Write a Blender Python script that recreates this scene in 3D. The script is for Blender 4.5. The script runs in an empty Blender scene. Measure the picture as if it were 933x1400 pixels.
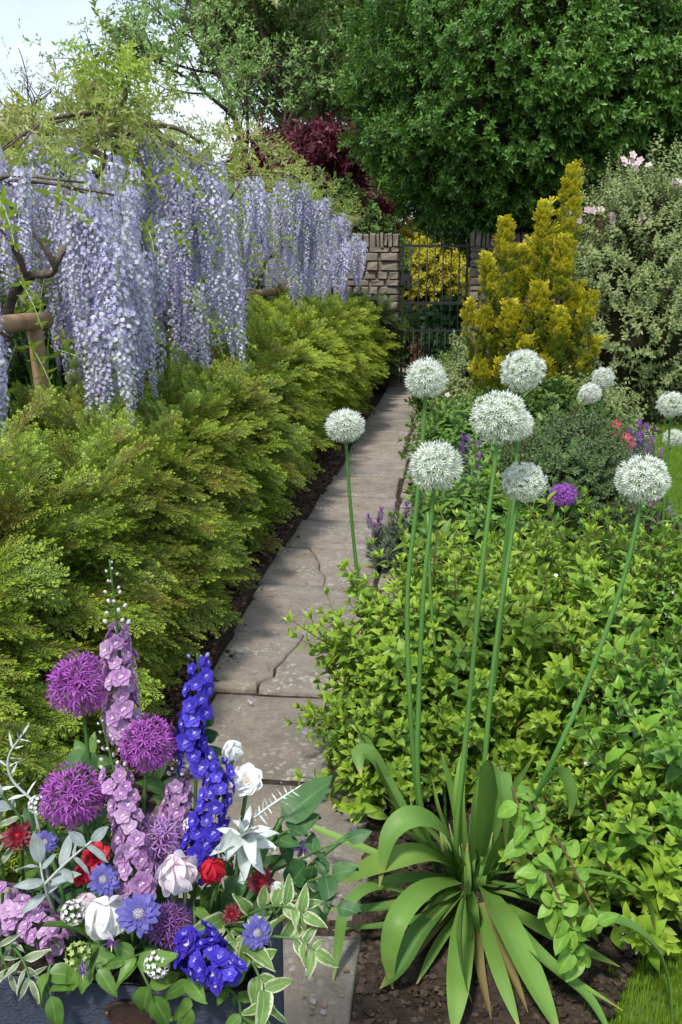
import bpy, math, random
import numpy as np
from mathutils import Vector, Matrix, noise

# ------------------------------------------------------------------ camera, world, sun, exposure
scene = bpy.context.scene
COL = scene.collection
FPX, HOR, CAMH = 1300.0, 370.0, 1.6
PITCH = math.atan((700 - HOR) / FPX)
YAW = math.atan(148.5 / FPX * math.cos(PITCH))
cam_d = bpy.data.cameras.new('camera')
cam = bpy.data.objects.new('camera', cam_d)
COL.objects.link(cam)
cam.location = (0, 0, CAMH)
cam.rotation_euler = (math.pi / 2 - PITCH, 0, YAW)
cam_d.sensor_fit = 'VERTICAL'
cam_d.sensor_height = 36.0
cam_d.lens = 36.0 * FPX / 1400.0
cam_d.clip_start = 0.05
cam_d.clip_end = 2000
scene.camera = cam

SUN_EL, SUN_AZ = math.radians(56), math.radians(-110)     # azimuth of the sun itself, from +X counter-clockwise
world = bpy.data.worlds.new('World')
scene.world = world
world.use_nodes = True
wn, wl = world.node_tree.nodes, world.node_tree.links
wn.clear()
w_out = wn.new('ShaderNodeOutputWorld')
w_bg = wn.new('ShaderNodeBackground')
w_sky = wn.new('ShaderNodeTexSky')
w_sky.sky_type = 'NISHITA'
w_sky.sun_disc = False
w_sky.sun_elevation = SUN_EL
w_sky.sun_rotation = math.pi / 2 - SUN_AZ
w_sky.air_density = 1.0
w_sky.dust_density = 0.6
w_tc = wn.new('ShaderNodeTexCoord')
w_map = wn.new('ShaderNodeMapping')
w_map.inputs['Scale'].default_value = (1.0, 1.0, 2.6)
w_map.inputs['Location'].default_value = (0.35, 0.2, 0.1)
w_noise = wn.new('ShaderNodeTexNoise')
w_noise.inputs['Scale'].default_value = 2.6
w_noise.inputs['Detail'].default_value = 7
w_noise.inputs['Roughness'].default_value = 0.55
w_ramp = wn.new('ShaderNodeValToRGB')
w_ramp.color_ramp.elements[0].position = 0.40
w_ramp.color_ramp.elements[0].color = (0.25, 0.25, 0.25, 1)
w_ramp.color_ramp.elements[1].position = 0.62
w_mix = wn.new('ShaderNodeMixRGB')
w_mix.inputs[2].default_value = (4.3, 4.65, 5.2, 1)
w_bg.inputs['Strength'].default_value = 0.15
wl.new(w_tc.outputs['Generated'], w_map.inputs['Vector'])
wl.new(w_map.outputs['Vector'], w_noise.inputs['Vector'])
wl.new(w_noise.outputs['Fac'], w_ramp.inputs['Fac'])
wl.new(w_ramp.outputs['Color'], w_mix.inputs['Fac'])
wl.new(w_sky.outputs['Color'], w_mix.inputs[1])
wl.new(w_mix.outputs['Color'], w_bg.inputs['Color'])
wl.new(w_bg.outputs['Background'], w_out.inputs['Surface'])

sun_d = bpy.data.lights.new('sun', 'SUN')
sun_d.energy = 2.7
sun_d.angle = math.radians(7.0)
sun_d.color = (1.0, 0.95, 0.87)
sun = bpy.data.objects.new('sun', sun_d)
COL.objects.link(sun)
sdir = Vector((math.cos(SUN_EL) * math.cos(SUN_AZ), math.cos(SUN_EL) * math.sin(SUN_AZ), math.sin(SUN_EL)))
sun.rotation_euler = sdir.to_track_quat('Z', 'Y').to_euler()

scene.view_settings.view_transform = 'Standard'
scene.view_settings.look = 'None'
scene.view_settings.exposure = 0.65
scene.view_settings.gamma = 1.0
scene.view_settings.use_curve_mapping = False
scene.render.engine = 'CYCLES'
scene.cycles.use_denoising = True
try:
    scene.cycles.denoiser = 'OPENIMAGEDENOISE'
    scene.cycles.denoising_input_passes = 'RGB_ALBEDO_NORMAL'
    scene.cycles.denoising_prefilter = 'ACCURATE'
except Exception:
    pass
scene.cycles.max_bounces = 7
scene.cycles.diffuse_bounces = 4
scene.cycles.transmission_bounces = 5
scene.cycles.glossy_bounces = 2
scene.cycles.transparent_max_bounces = 4
scene.cycles.caustics_reflective = False
scene.cycles.caustics_refractive = False
scene.cycles.sample_clamp_indirect = 4.0

# ------------------------------------------------------------------ pixel helpers (photo pixels 933 x 1400)
CAMP = Vector((0, 0, CAMH))
CF = Vector((-math.sin(YAW) * math.cos(PITCH), math.cos(YAW) * math.cos(PITCH), -math.sin(PITCH)))
CR = Vector((math.cos(YAW), math.sin(YAW), 0))
CU = CR.cross(CF)


def ray(x, y):
    return CF + CR * ((x - 466.5) / FPX) + CU * ((700 - y) / FPX)


def G(x, y, z=0.0):
    d = ray(x, y)
    return CAMP + d * ((z - CAMH) / d.z)


def P(x, y, Y):
    d = ray(x, y)
    return CAMP + d * (Y / d.y)


def axial(p):
    return (Vector(p) - CAMP).dot(CF)


def m_per_px(p):
    return axial(p) / FPX


# ------------------------------------------------------------------ scene-graph helpers
WM = {}


def link(o):
    COL.objects.link(o)
    return o


def thing(name, label, cat, loc, group=None):
    o = bpy.data.objects.new(name, None)
    o.empty_display_size = 0.05
    link(o)
    o.location = loc
    o['label'] = label
    o['category'] = cat
    if group:
        o['group'] = group
    WM[o.name] = Matrix.Translation(Vector(loc))
    return o


def part(name, me, parent, M=None, kind=None):
    o = bpy.data.objects.new(name, me)
    link(o)
    M = M if M is not None else Matrix.Identity(4)
    if parent is not None:
        o.parent = parent
        o.matrix_parent_inverse = WM[parent.name].inverted()
    o.matrix_basis = M
    WM[o.name] = M.copy()
    if kind:
        o['kind'] = kind
    return o


def structure(name, me):
    o = part(name, me, None)
    o['kind'] = 'structure'
    return o


def frame(d, up=(0, 0, 1), roll=0.0):
    """3x3 matrix: local +Y along d, local +Z towards up"""
    y = Vector(d).normalized()
    z = Vector(up)
    z = z - y * z.dot(y)
    if z.length < 1e-4:
        z = Vector((1, 0, 0)) - y * y.x
    z.normalize()
    x = y.cross(z)
    m = Matrix((x, y, z)).transposed()
    if roll:
        m = Matrix.Rotation(roll, 3, y) @ m
    return m


def xf(loc, m3, s=1.0):
    if isinstance(s, (int, float)):
        s = (s, s, s)
    m = m3.to_4x4() @ Matrix.Diagonal((s[0], s[1], s[2], 1))
    m.translation = Vector(loc)
    return m


def face_to(n):
    """3x3 with local +Z along n"""
    return Vector(n).normalized().to_track_quat('Z', 'Y').to_matrix()


class MB:
    def __init__(s):
        s.v, s.f, s.m, s.uv, s.n = [], [], [], [], 0

    def add(s, v, f, mat=0, uv=None):
        v = np.asarray(v, float).reshape(-1, 3)
        s.v.append(v)
        n = s.n
        if isinstance(mat, int):
            s.m.extend([mat] * len(f))
        else:
            s.m.extend(mat)
        s.f.extend([tuple(i + n for i in q) for q in f])
        s.uv.append(np.asarray(uv, float) if uv is not None else np.full((len(v), 2), 0.5))
        s.n += len(v)
        return s

    def inst(s, T, M, mat=None):
        v, f, m, uv = T
        A = np.array(M)
        vv = v @ A[:3, :3].T + A[:3, 3]
        return s.add(vv, f, m if mat is None else mat, uv)

    def tmpl(s):
        return (np.vstack(s.v), list(s.f), list(s.m), np.vstack(s.uv))

    def tube(s, pts, rad, n=6, mat=0, cap=True):
        pts = [Vector(p) for p in pts]
        if isinstance(rad, (int, float)):
            rad = [rad] * len(pts)
        V, F, UV = [], [], []
        ref = None
        for i, p in enumerate(pts):
            a = pts[max(i - 1, 0)]
            b = pts[min(i + 1, len(pts) - 1)]
            t = (b - a).normalized()
            if ref is None:
                ref = t.orthogonal().normalized()
            ref = (ref - t * ref.dot(t)).normalized()
            w = t.cross(ref)
            for k in range(n):
                a_ = 2 * math.pi * k / n
                V.append(p + (ref * math.cos(a_) + w * math.sin(a_)) * rad[i])
                UV.append((k / n, i / max(1, len(pts) - 1)))
        for i in range(len(pts) - 1):
            for k in range(n):
                F.append((i * n + k, i * n + (k + 1) % n, (i + 1) * n + (k + 1) % n, (i + 1) * n + k))
        if cap:
            F.append(tuple(reversed(range(n))))
            F.append(tuple((len(pts) - 1) * n + k for k in range(n)))
        return s.add([tuple(q) for q in V], F, mat, UV)

    def ribbon(s, pts, widths, up, fold=0.15, mat=0):
        """leaf blade along pts with a folded midrib; up = hint normal"""
        pts = [Vector(p) for p in pts]
        V, F, UV = [], [], []
        n = len(pts)
        up = Vector(up)
        for i, p in enumerate(pts):
            t = (pts[min(i + 1, n - 1)] - pts[max(i - 1, 0)]).normalized()
            u = up - t * up.dot(t)
            if u.length < 1e-3:
                u = t.orthogonal()
            u.normalize()
            up = u
            sd = t.cross(u)
            w = widths[i]
            for k, (a, h) in enumerate(((-1, fold), (-.5, fold * .35), (0, 0), (.5, fold * .35), (1, fold))):
                V.append(p + sd * (a * w / 2) + u * (h * w / 2))
                UV.append(((a + 1) / 2, i / (n - 1)))
        for i in range(n - 1):
            for k in range(4):
                F.append((i * 5 + k, i * 5 + k + 1, i * 5 + 6 + k, i * 5 + 5 + k))
        return s.add([tuple(q) for q in V], F, mat, UV)

    def mesh(s, name, mats, smooth=True):
        me = bpy.data.meshes.new(name)
        v = np.vstack(s.v)
        me.from_pydata(v.tolist(), [], s.f)
        for m in mats:
            me.materials.append(m)
        me.polygons.foreach_set('material_index', np.array(s.m, dtype=np.int32))
        if smooth:
            me.polygons.foreach_set('use_smooth', np.ones(len(s.f), dtype=bool))
        uvl = me.uv_layers.new(name='UVMap')
        li = np.zeros(len(me.loops), dtype=np.int32)
        me.loops.foreach_get('vertex_index', li)
        uvl.data.foreach_set('uv', np.vstack(s.uv)[li].astype(np.float32).ravel())
        me.update()
        return me


def spline(pts, n=5):
    """Catmull-Rom through pts"""
    pts = [Vector(p) for p in pts]
    if len(pts) < 3:
        return [pts[0].lerp(pts[-1], k / n) for k in range(n + 1)]
    q = [pts[0] * 2 - pts[1]] + pts + [pts[-1] * 2 - pts[-2]]
    out = []
    for i in range(1, len(q) - 2):
        p0, p1, p2, p3 = q[i - 1:i + 3]
        for k in range(n):
            t = k / n
            out.append(0.5 * ((2 * p1) + (p2 - p0) * t + (2 * p0 - 5 * p1 + 4 * p2 - p3) * t * t + (3 * p1 - p0 - 3 * p2 + p3) * t ** 3))
    out.append(pts[-1])
    return out


# ------------------------------------------------------------------ materials
MATS = {}


def nodes_of(name):
    m = bpy.data.materials.new(name)
    m.use_nodes = True
    nt = m.node_tree
    nt.nodes.clear()
    out = nt.nodes.new('ShaderNodeOutputMaterial')
    MATS[name] = m
    return m, nt.nodes, nt.links, out


def rgba(c):
    return (c[0], c[1], c[2], 1.0)


def ramp_node(nd, cols, pos=None, interp='LINEAR'):
    r = nd.new('ShaderNodeValToRGB')
    r.color_ramp.interpolation = interp
    n = len(cols)
    while len(r.color_ramp.elements) < n:
        r.color_ramp.elements.new(0.5)
    for i, c in enumerate(cols):
        r.color_ramp.elements[i].position = (i / max(1, n - 1)) if pos is None else pos[i]
        r.color_ramp.elements[i].color = rgba(c)
    return r


def leafmat(name, cols, tip=None, tip_pos=(0.45, 0.95), margin=None, margin_w=0.62, patch=None, patch_scale=1.6, trans=0.28, rough=0.42, spec=0.35, midrib=None, tip_amt=0.9, veins=None, blotch=None):
    m, nd, lk, out = nodes_of(name)
    oi = nd.new('ShaderNodeObjectInfo')
    r = ramp_node(nd, cols)
    lk.new(oi.outputs['Random'], r.inputs['Fac'])
    col = r.outputs['Color']
    uvn = nd.new('ShaderNodeUVMap')
    sep = nd.new('ShaderNodeSeparateXYZ')
    lk.new(uvn.outputs['UV'], sep.inputs[0])

    def mix(fac, a, b, blend='MIX'):
        x = nd.new('ShaderNodeMixRGB')
        x.blend_type = blend
        if isinstance(fac, float):
            x.inputs[0].default_value = fac
        else:
            lk.new(fac, x.inputs[0])
        lk.new(a, x.inputs[1])
        if isinstance(b, tuple):
            x.inputs[2].default_value = rgba(b)
        else:
            lk.new(b, x.inputs[2])
        return x.outputs['Color']

    def mapr(v, a, b, c=0.0, d=1.0):
        x = nd.new('ShaderNodeMapRange')
        x.inputs['From Min'].default_value = a
        x.inputs['From Max'].default_value = b
        x.inputs['To Min'].default_value = c
        x.inputs['To Max'].default_value = d
        lk.new(v, x.inputs['Value'])
        return x.outputs['Result']
    if patch is not None:
        nz = nd.new('ShaderNodeTexNoise')
        nz.inputs['Scale'].default_value = patch_scale
        nz.inputs['Detail'].default_value = 2
        lk.new(oi.outputs['Location'], nz.inputs['Vector'])
        col = mix(mapr(nz.outputs['Fac'], 0.5, 0.66), col, patch)
    if tip is not None:
        col = mix(mapr(sep.outputs['Y'], tip_pos[0], tip_pos[1], 0.0, tip_amt), col, tip)
    if margin is not None or midrib is not None:
        a = nd.new('ShaderNodeMath'); a.operation = 'SUBTRACT'; a.inputs[1].default_value = 0.5
        lk.new(sep.outputs['X'], a.inputs[0])
        b = nd.new('ShaderNodeMath'); b.operation = 'ABSOLUTE'
        lk.new(a.outputs[0], b.inputs[0])
        c = nd.new('ShaderNodeMath'); c.operation = 'MULTIPLY'; c.inputs[1].default_value = 2.0
        lk.new(b.outputs[0], c.inputs[0])
        edge = c.outputs[0]
        if margin is not None:
            nz2 = nd.new('ShaderNodeTexNoise')
            nz2.inputs['Scale'].default_value = 9.0
            lk.new(uvn.outputs['UV'], nz2.inputs['Vector'])
            e = nd.new('ShaderNodeMath'); e.operation = 'ADD'
            lk.new(edge, e.inputs[0])
            lk.new(mapr(nz2.outputs['Fac'], 0.3, 0.7, -0.18, 0.18), e.inputs[1])
            col = mix(mapr(e.outputs[0], margin_w - 0.04, margin_w + 0.08), col, margin)
        if midrib is not None:
            col = mix(mapr(edge, 0.0, 0.09, 0.75, 0.0), col, midrib)
    if veins is not None:
        vm = nd.new('ShaderNodeMath'); vm.operation = 'MULTIPLY'; vm.inputs[1].default_value = veins[0]
        lk.new(sep.outputs['X'], vm.inputs[0])
        vs_ = nd.new('ShaderNodeMath'); vs_.operation = 'SINE'
        lk.new(vm.outputs[0], vs_.inputs[0])
        vh = nd.new('ShaderNodeHueSaturation')
        lk.new(col, vh.inputs['Color'])
        lk.new(mapr(vs_.outputs[0], -1, 1, 1 - veins[1], 1 + veins[1]), vh.inputs['Value'])
        col = vh.outputs['Color']
    if blotch is not None:
        nb_ = nd.new('ShaderNodeTexNoise')
        nb_.inputs['Scale'].default_value = blotch[1]
        nb_.inputs['Detail'].default_value = 6
        nb_.inputs['Roughness'].default_value = 0.7
        tcb = nd.new('ShaderNodeTexCoord')
        lk.new(tcb.outputs['Object'], nb_.inputs['Vector'])
        col = mix(mapr(nb_.outputs['Fac'], 0.56, 0.74, 0, 0.8), col, blotch[0])
    # uneven pigment
    tcn = nd.new('ShaderNodeTexCoord')
    nz3 = nd.new('ShaderNodeTexNoise')
    nz3.inputs['Scale'].default_value = 3.0
    nz3.inputs['Detail'].default_value = 3
    lk.new(tcn.outputs['Object'], nz3.inputs['Vector'])
    hs = nd.new('ShaderNodeHueSaturation')
    lk.new(col, hs.inputs['Color'])
    lk.new(mapr(nz3.outputs['Fac'], 0.3, 0.7, 0.82, 1.18), hs.inputs['Value'])
    col = hs.outputs['Color']
    pb = nd.new('ShaderNodeBsdfPrincipled')
    pb.inputs['Roughness'].default_value = rough
    pb.inputs['Specular IOR Level'].default_value = spec
    lk.new(col, pb.inputs['Base Color'])
    tr = nd.new('ShaderNodeBsdfTranslucent')
    lk.new(col, tr.inputs['Color'])
    mx = nd.new('ShaderNodeMixShader')
    mx.inputs[0].default_value = trans
    lk.new(pb.outputs[0], mx.inputs[1])
    lk.new(tr.outputs[0], mx.inputs[2])
    lk.new(mx.outputs[0], out.inputs['Surface'])
    return m


def solid(name, cols, scale=8.0, rough=0.8, spec=0.3, bump=0.0, bump_scale=40.0, coord='Object', metallic=0.0, detail=5, pos=None, rand=0.0, stretch=None):
    m, nd, lk, out = nodes_of(name)
    tc = nd.new('ShaderNodeTexCoord')
    vec = tc.outputs[coord]
    if stretch:
        mp = nd.new('ShaderNodeMapping')
        mp.inputs['Scale'].default_value = stretch
        lk.new(vec, mp.inputs['Vector'])
        vec = mp.outputs['Vector']
    nz = nd.new('ShaderNodeTexNoise')
    nz.inputs['Scale'].default_value = scale
    nz.inputs['Detail'].default_value = detail
    nz.inputs['Roughness'].default_value = 0.62
    lk.new(vec, nz.inputs['Vector'])
    r = ramp_node(nd, cols, pos if pos else [0.3 + 0.4 * i / max(1, len(cols) - 1) for i in range(len(cols))])
    lk.new(nz.outputs['Fac'], r.inputs['Fac'])
    col = r.outputs['Color']
    if rand:
        oi = nd.new('ShaderNodeObjectInfo')
        mr = nd.new('ShaderNodeMapRange')
        mr.inputs['To Min'].default_value = 1 - rand
        mr.inputs['To Max'].default_value = 1 + rand
        lk.new(oi.outputs['Random'], mr.inputs['Value'])
        hs = nd.new('ShaderNodeHueSaturation')
        lk.new(col, hs.inputs['Color'])
        lk.new(mr.outputs['Result'], hs.inputs['Value'])
        col = hs.outputs['Color']
    pb = nd.new('ShaderNodeBsdfPrincipled')
    pb.inputs['Roughness'].default_value = rough
    pb.inputs['Specular IOR Level'].default_value = spec
    pb.inputs['Metallic'].default_value = metallic
    lk.new(col, pb.inputs['Base Color'])
    if bump:
        n2 = nd.new('ShaderNodeTexNoise')
        n2.inputs['Scale'].default_value = bump_scale
        n2.inputs['Detail'].default_value = 6
        lk.new(vec, n2.inputs['Vector'])
        bp = nd.new('ShaderNodeBump')
        bp.inputs['Strength'].default_value = bump
        bp.inputs['Distance'].default_value = 0.01
        lk.new(n2.outputs['Fac'], bp.inputs['Height'])
        lk.new(bp.outputs['Normal'], pb.inputs['Normal'])
    lk.new(pb.outputs[0], out.inputs['Surface'])
    return m


def stone_mat(name, cols, lichen, lichen_amt=0.62, rough=0.85):
    """weathered flagstone: per-slab tint, mottling, pale lichen spots, dark stains, fine relief"""
    m, nd, lk, out = nodes_of(name)
    tc = nd.new('ShaderNodeTexCoord')
    oi = nd.new('ShaderNodeObjectInfo')
    r0 = ramp_node(nd, cols)
    lk.new(oi.outputs['Random'], r0.inputs['Fac'])
    off = nd.new('ShaderNodeVectorMath')
    off.operation = 'MULTIPLY_ADD'
    cmb = nd.new('ShaderNodeCombineXYZ')
    for k_ in range(3):
        lk.new(oi.outputs['Random'], cmb.inputs[k_])
    lk.new(cmb.outputs[0], off.inputs[0])
    off.inputs[1].default_value = (37.0, 53.0, 19.0)
    lk.new(tc.outputs['Object'], off.inputs[2])
    SV = off.outputs[0]

    def nz(scale, detail=6, rough_=0.6, dist=0.0):
        n = nd.new('ShaderNodeTexNoise')
        n.inputs['Scale'].default_value = scale
        n.inputs['Detail'].default_value = detail
        n.inputs['Roughness'].default_value = rough_
        n.inputs['Distortion'].default_value = dist
        lk.new(SV, n.inputs['Vector'])
        return n.outputs['Fac']

    def mr(v, a, b, c=0.0, d=1.0):
        x = nd.new('ShaderNodeMapRange')
        for k, q in zip(('From Min', 'From Max', 'To Min', 'To Max'), (a, b, c, d)):
            x.inputs[k].default_value = q
        lk.new(v, x.inputs['Value'])
        return x.outputs['Result']

    def mix(f, a, b, t='MIX'):
        x = nd.new('ShaderNodeMixRGB')
        x.blend_type = t
        lk.new(f, x.inputs[0]) if not isinstance(f, float) else setattr(x.inputs[0], 'default_value', f)
        lk.new(a, x.inputs[1])
        if isinstance(b, tuple):
            x.inputs[2].default_value = rgba(b)
        else:
            lk.new(b, x.inputs[2])
        return x.outputs['Color']
    big, mid, fine = nz(2.2, 5), nz(11, 8, 0.7, 0.4), nz(60, 6, 0.7)
    col = r0.outputs['Color']
    col = mix(mr(big, 0.4, 0.62), col, (0.28, 0.235, 0.185))
    col = mix(mr(mid, 0.48, 0.7, 0, 0.6), col, (0.14, 0.12, 0.10))
    col = mix(mr(fine, 0.35, 0.7, 0.0, 0.4), col, (0.33, 0.29, 0.24))
    rough_n = nz(5.5, 11, 0.78, 0.6)
    hsv = nd.new('ShaderNodeHueSaturation')
    lk.new(col, hsv.inputs['Color'])
    lk.new(mr(rough_n, 0.33, 0.68, 0.72, 1.30), hsv.inputs['Value'])
    col = hsv.outputs['Color']
    col = mix(mr(nz(1.4, 4), 0.55, 0.7, 0, 0.4), col, (0.15, 0.14, 0.10))
    wob = nd.new('ShaderNodeTexNoise')
    wob.inputs['Scale'].default_value = 30
    wob.inputs['Detail'].default_value = 4
    lk.new(SV, wob.inputs['Vector'])
    wadd = nd.new('ShaderNodeMixRGB')
    wadd.inputs[0].default_value = 0.06
    lk.new(SV, wadd.inputs[1])
    lk.new(wob.outputs['Color'], wadd.inputs[2])
    vo = nd.new('ShaderNodeTexVoronoi')
    vo.inputs['Scale'].default_value = 34
    vo.inputs['Randomness'].default_value = 1.0
    lk.new(wadd.outputs['Color'], vo.inputs['Vector'])
    spots = mr(vo.outputs['Distance'], 0.42, 0.2, 0, 0.85)
    area = mr(nz(2.8, 3), lichen_amt - 0.05, lichen_amt + 0.06)
    mu = nd.new('ShaderNodeMath'); mu.operation = 'MULTIPLY'
    lk.new(spots, mu.inputs[0]); lk.new(area, mu.inputs[1])
    col = mix(mu.outputs[0], col, lichen)
    pb = nd.new('ShaderNodeBsdfPrincipled')
    pb.inputs['Roughness'].default_value = rough
    pb.inputs['Specular IOR Level'].default_value = 0.25
    lk.new(col, pb.inputs['Base Color'])
    ad = nd.new('ShaderNodeMath'); ad.operation = 'ADD'
    lk.new(rough_n, ad.inputs[0]); lk.new(mr(fine, 0, 1, 0, 0.5), ad.inputs[1])
    bp = nd.new('ShaderNodeBump')
    bp.inputs['Strength'].default_value = 0.9
    bp.inputs['Distance'].default_value = 0.02
    lk.new(ad.outputs[0], bp.inputs['Height'])
    lk.new(bp.outputs['Normal'], pb.inputs['Normal'])
    lk.new(pb.outputs[0], out.inputs['Surface'])
    return m


M_slab = stone_mat('flagstone', [(0.275, 0.26, 0.235), (0.30, 0.25, 0.20), (0.245, 0.24, 0.225), (0.31, 0.285, 0.245), (0.225, 0.205, 0.18), (0.29, 0.26, 0.22)], (0.47, 0.465, 0.43), 0.53)
M_wall = stone_mat('wall_stone', [(0.20, 0.165, 0.125), (0.28, 0.225, 0.16), (0.23, 0.20, 0.16), (0.29, 0.24, 0.175)], (0.36, 0.34, 0.30), 0.66)
M_mortar = solid('lime_mortar', [(0.16, 0.135, 0.105), (0.24, 0.20, 0.16)], 14, 0.95, bump=0.5)
M_soil = solid('soil', [(0.022, 0.016, 0.012), (0.045, 0.033, 0.025), (0.075, 0.057, 0.044)], 20, 0.95, 0.15, bump=0.9, bump_scale=70)
M_chip = solid('soil_crumb', [(0.035, 0.026, 0.02), (0.085, 0.063, 0.048)], 30, 0.95, 0.15, rand=0.6)
M_litter = solid('needle_litter', [(0.085, 0.05, 0.034), (0.17, 0.105, 0.068)], 30, 0.95, 0.15, rand=0.5)
M_lawn = solid('lawn_ground', [(0.05, 0.09, 0.015), (0.09, 0.15, 0.025)], 14, 0.95, 0.1)
M_land = solid('land', [(0.05, 0.075, 0.02), (0.09, 0.11, 0.035)], 0.6, 0.95, 0.1)
M_bark = solid('bark', [(0.05, 0.038, 0.028), (0.13, 0.10, 0.075)], 18, 0.9, 0.2, bump=0.8, bump_scale=50)
M_wbark = solid('wisteria_bark', [(0.075, 0.06, 0.045), (0.19, 0.15, 0.11)], 20, 0.9, 0.2, bump=0.8, bump_scale=50)
M_wood = solid('peeled_pole_wood', [(0.20, 0.125, 0.065), (0.33, 0.22, 0.12), (0.40, 0.28, 0.165)], 5, 0.75, 0.25, bump=0.4, bump_scale=25, stretch=(1, 1, 1), rand=0.1)
M_iron = solid('black_iron', [(0.012, 0.012, 0.013), (0.03, 0.028, 0.027)], 25, 0.5, 0.4, bump=0.2)
M_core = solid('light_block_dark', [(0.02, 0.022, 0.010), (0.045, 0.04, 0.018)], 12, 0.95, 0.1, bump=1.0, bump_scale=30)  # dark solid cores added inside foliage to block light
M_stem = leafmat('green_stem', [(0.075, 0.19, 0.04), (0.10, 0.22, 0.045)], trans=0.0, rough=0.4)
M_bstem = leafmat('bouquet_stem', [(0.05, 0.12, 0.025), (0.07, 0.15, 0.035)], trans=0.0, rough=0.45)
M_twig = solid('shrub_twig', [(0.09, 0.05, 0.035), (0.17, 0.10, 0.06)], 20, 0.8)

M_yew = leafmat('yew', [(0.07, 0.145, 0.014), (0.105, 0.205, 0.017), (0.155, 0.28, 0.022), (0.088, 0.18, 0.016), (0.21, 0.34, 0.025), (0.13, 0.235, 0.02), (0.28, 0.19, 0.05)], tip=(0.42, 0.57, 0.045), tip_pos=(0.5, 1.0), patch=(0.20, 0.175, 0.03), patch_scale=3.2, trans=0.32, tip_amt=0.7)
M_yew_far = leafmat('yew_far', [(0.10, 0.19, 0.016), (0.15, 0.26, 0.02), (0.23, 0.35, 0.026), (0.28, 0.25, 0.035)], tip=(0.50, 0.62, 0.045), tip_pos=(0.35, 0.95), trans=0.32, tip_amt=0.8)
M_yew_shade = leafmat('yew_shade_tint', [(0.025, 0.06, 0.012), (0.04, 0.085, 0.016)], tip=(0.07, 0.13, 0.022), trans=0.15)  # shade beside the gate put into the yew colour
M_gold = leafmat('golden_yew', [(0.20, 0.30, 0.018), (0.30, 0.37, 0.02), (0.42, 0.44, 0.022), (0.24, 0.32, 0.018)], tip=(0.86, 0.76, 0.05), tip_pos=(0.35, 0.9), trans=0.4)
M_oak = leafmat('evergreen_leaf', [(0.035, 0.10, 0.016), (0.065, 0.17, 0.022), (0.10, 0.23, 0.03), (0.045, 0.13, 0.018)], tip=(0.22, 0.43, 0.06), tip_pos=(0.55, 1.0), trans=0.28, rough=0.38, spec=0.4)
M_bed = leafmat('bed_leaf', [(0.12, 0.25, 0.025), (0.18, 0.34, 0.032), (0.25, 0.42, 0.038), (0.15, 0.29, 0.03), (0.32, 0.47, 0.05), (0.24, 0.30, 0.06)], tip=(0.40, 0.56, 0.06), tip_pos=(0.4, 1.0), patch=(0.11, 0.24, 0.035), patch_scale=2.4, trans=0.35, rough=0.45)
M_bedd = leafmat('bed_leaf_deep', [(0.06, 0.17, 0.025), (0.09, 0.24, 0.03), (0.14, 0.31, 0.035), (0.18, 0.36, 0.04)], tip=(0.25, 0.44, 0.06), tip_pos=(0.5, 1.0), trans=0.3, rough=0.4)
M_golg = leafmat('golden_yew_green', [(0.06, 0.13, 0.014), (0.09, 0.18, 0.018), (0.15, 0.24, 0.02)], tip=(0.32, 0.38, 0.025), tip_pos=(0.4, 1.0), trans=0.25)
M_mid = leafmat('broad_leaf', [(0.10, 0.22, 0.04), (0.15, 0.29, 0.05), (0.2, 0.34, 0.06)], trans=0.3, midrib=(0.3, 0.42, 0.15))
M_var = leafmat('variegated_far', [(0.18, 0.31, 0.06), (0.25, 0.38, 0.085), (0.14, 0.25, 0.05), (0.30, 0.40, 0.11)], margin=(0.64, 0.65, 0.38), margin_w=0.66, trans=0.35)
M_euo = leafmat('small_variegated', [(0.035, 0.095, 0.022), (0.06, 0.145, 0.03), (0.09, 0.19, 0.04)], margin=(0.42, 0.50, 0.26), margin_w=0.78, trans=0.22)
M_wleaf = leafmat('wisteria_leaf', [(0.28, 0.40, 0.04), (0.38, 0.50, 0.06), (0.45, 0.53, 0.08)], trans=0.4)
M_wtan = leafmat('wisteria_young_leaf', [(0.30, 0.33, 0.09), (0.38, 0.44, 0.10), (0.34, 0.42, 0.08), (0.42, 0.38, 0.17)], trans=0.4)
M_lilac = leafmat('wisteria_banner', [(0.58, 0.55, 0.77), (0.65, 0.62, 0.80), (0.53, 0.49, 0.75), (0.62, 0.58, 0.78)], trans=0.35, rough=0.6, spec=0.15)
M_violet = leafmat('wisteria_keel', [(0.40, 0.35, 0.66), (0.47, 0.42, 0.71)], trans=0.3, rough=0.6, spec=0.15)
M_wpale = leafmat('wisteria_pale', [(0.72, 0.71, 0.81), (0.76, 0.75, 0.82)], trans=0.35, rough=0.6, spec=0.15)
M_strap = leafmat('strap_leaf', [(0.09, 0.20, 0.045), (0.13, 0.26, 0.05), (0.17, 0.31, 0.055), (0.11, 0.23, 0.05), (0.20, 0.33, 0.06)], tip=(0.42, 0.33, 0.09), tip_pos=(0.88, 1.0), trans=0.2, rough=0.5, spec=0.35, midrib=(0.16, 0.29, 0.08), veins=(120.0, 0.10), blotch=((0.24, 0.27, 0.06), 14.0))
M_wht = leafmat('allium_white', [(0.84, 0.86, 0.80), (0.87, 0.88, 0.84)], trans=0.45, rough=0.6, spec=0.15)
M_ped = leafmat('pedicel_green', [(0.46, 0.62, 0.28), (0.52, 0.68, 0.33)], trans=0.3)
M_iris = leafmat('blade_leaf', [(0.10, 0.24, 0.05), (0.16, 0.32, 0.07), (0.22, 0.38, 0.08)], trans=0.3)
M_grass = leafmat('grass', [(0.14, 0.27, 0.025), (0.20, 0.35, 0.03), (0.27, 0.40, 0.045)], trans=0.35)

# ------------------------------------------------------------------ leaf and shoot templates (local +Y is the growth direction)


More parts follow.
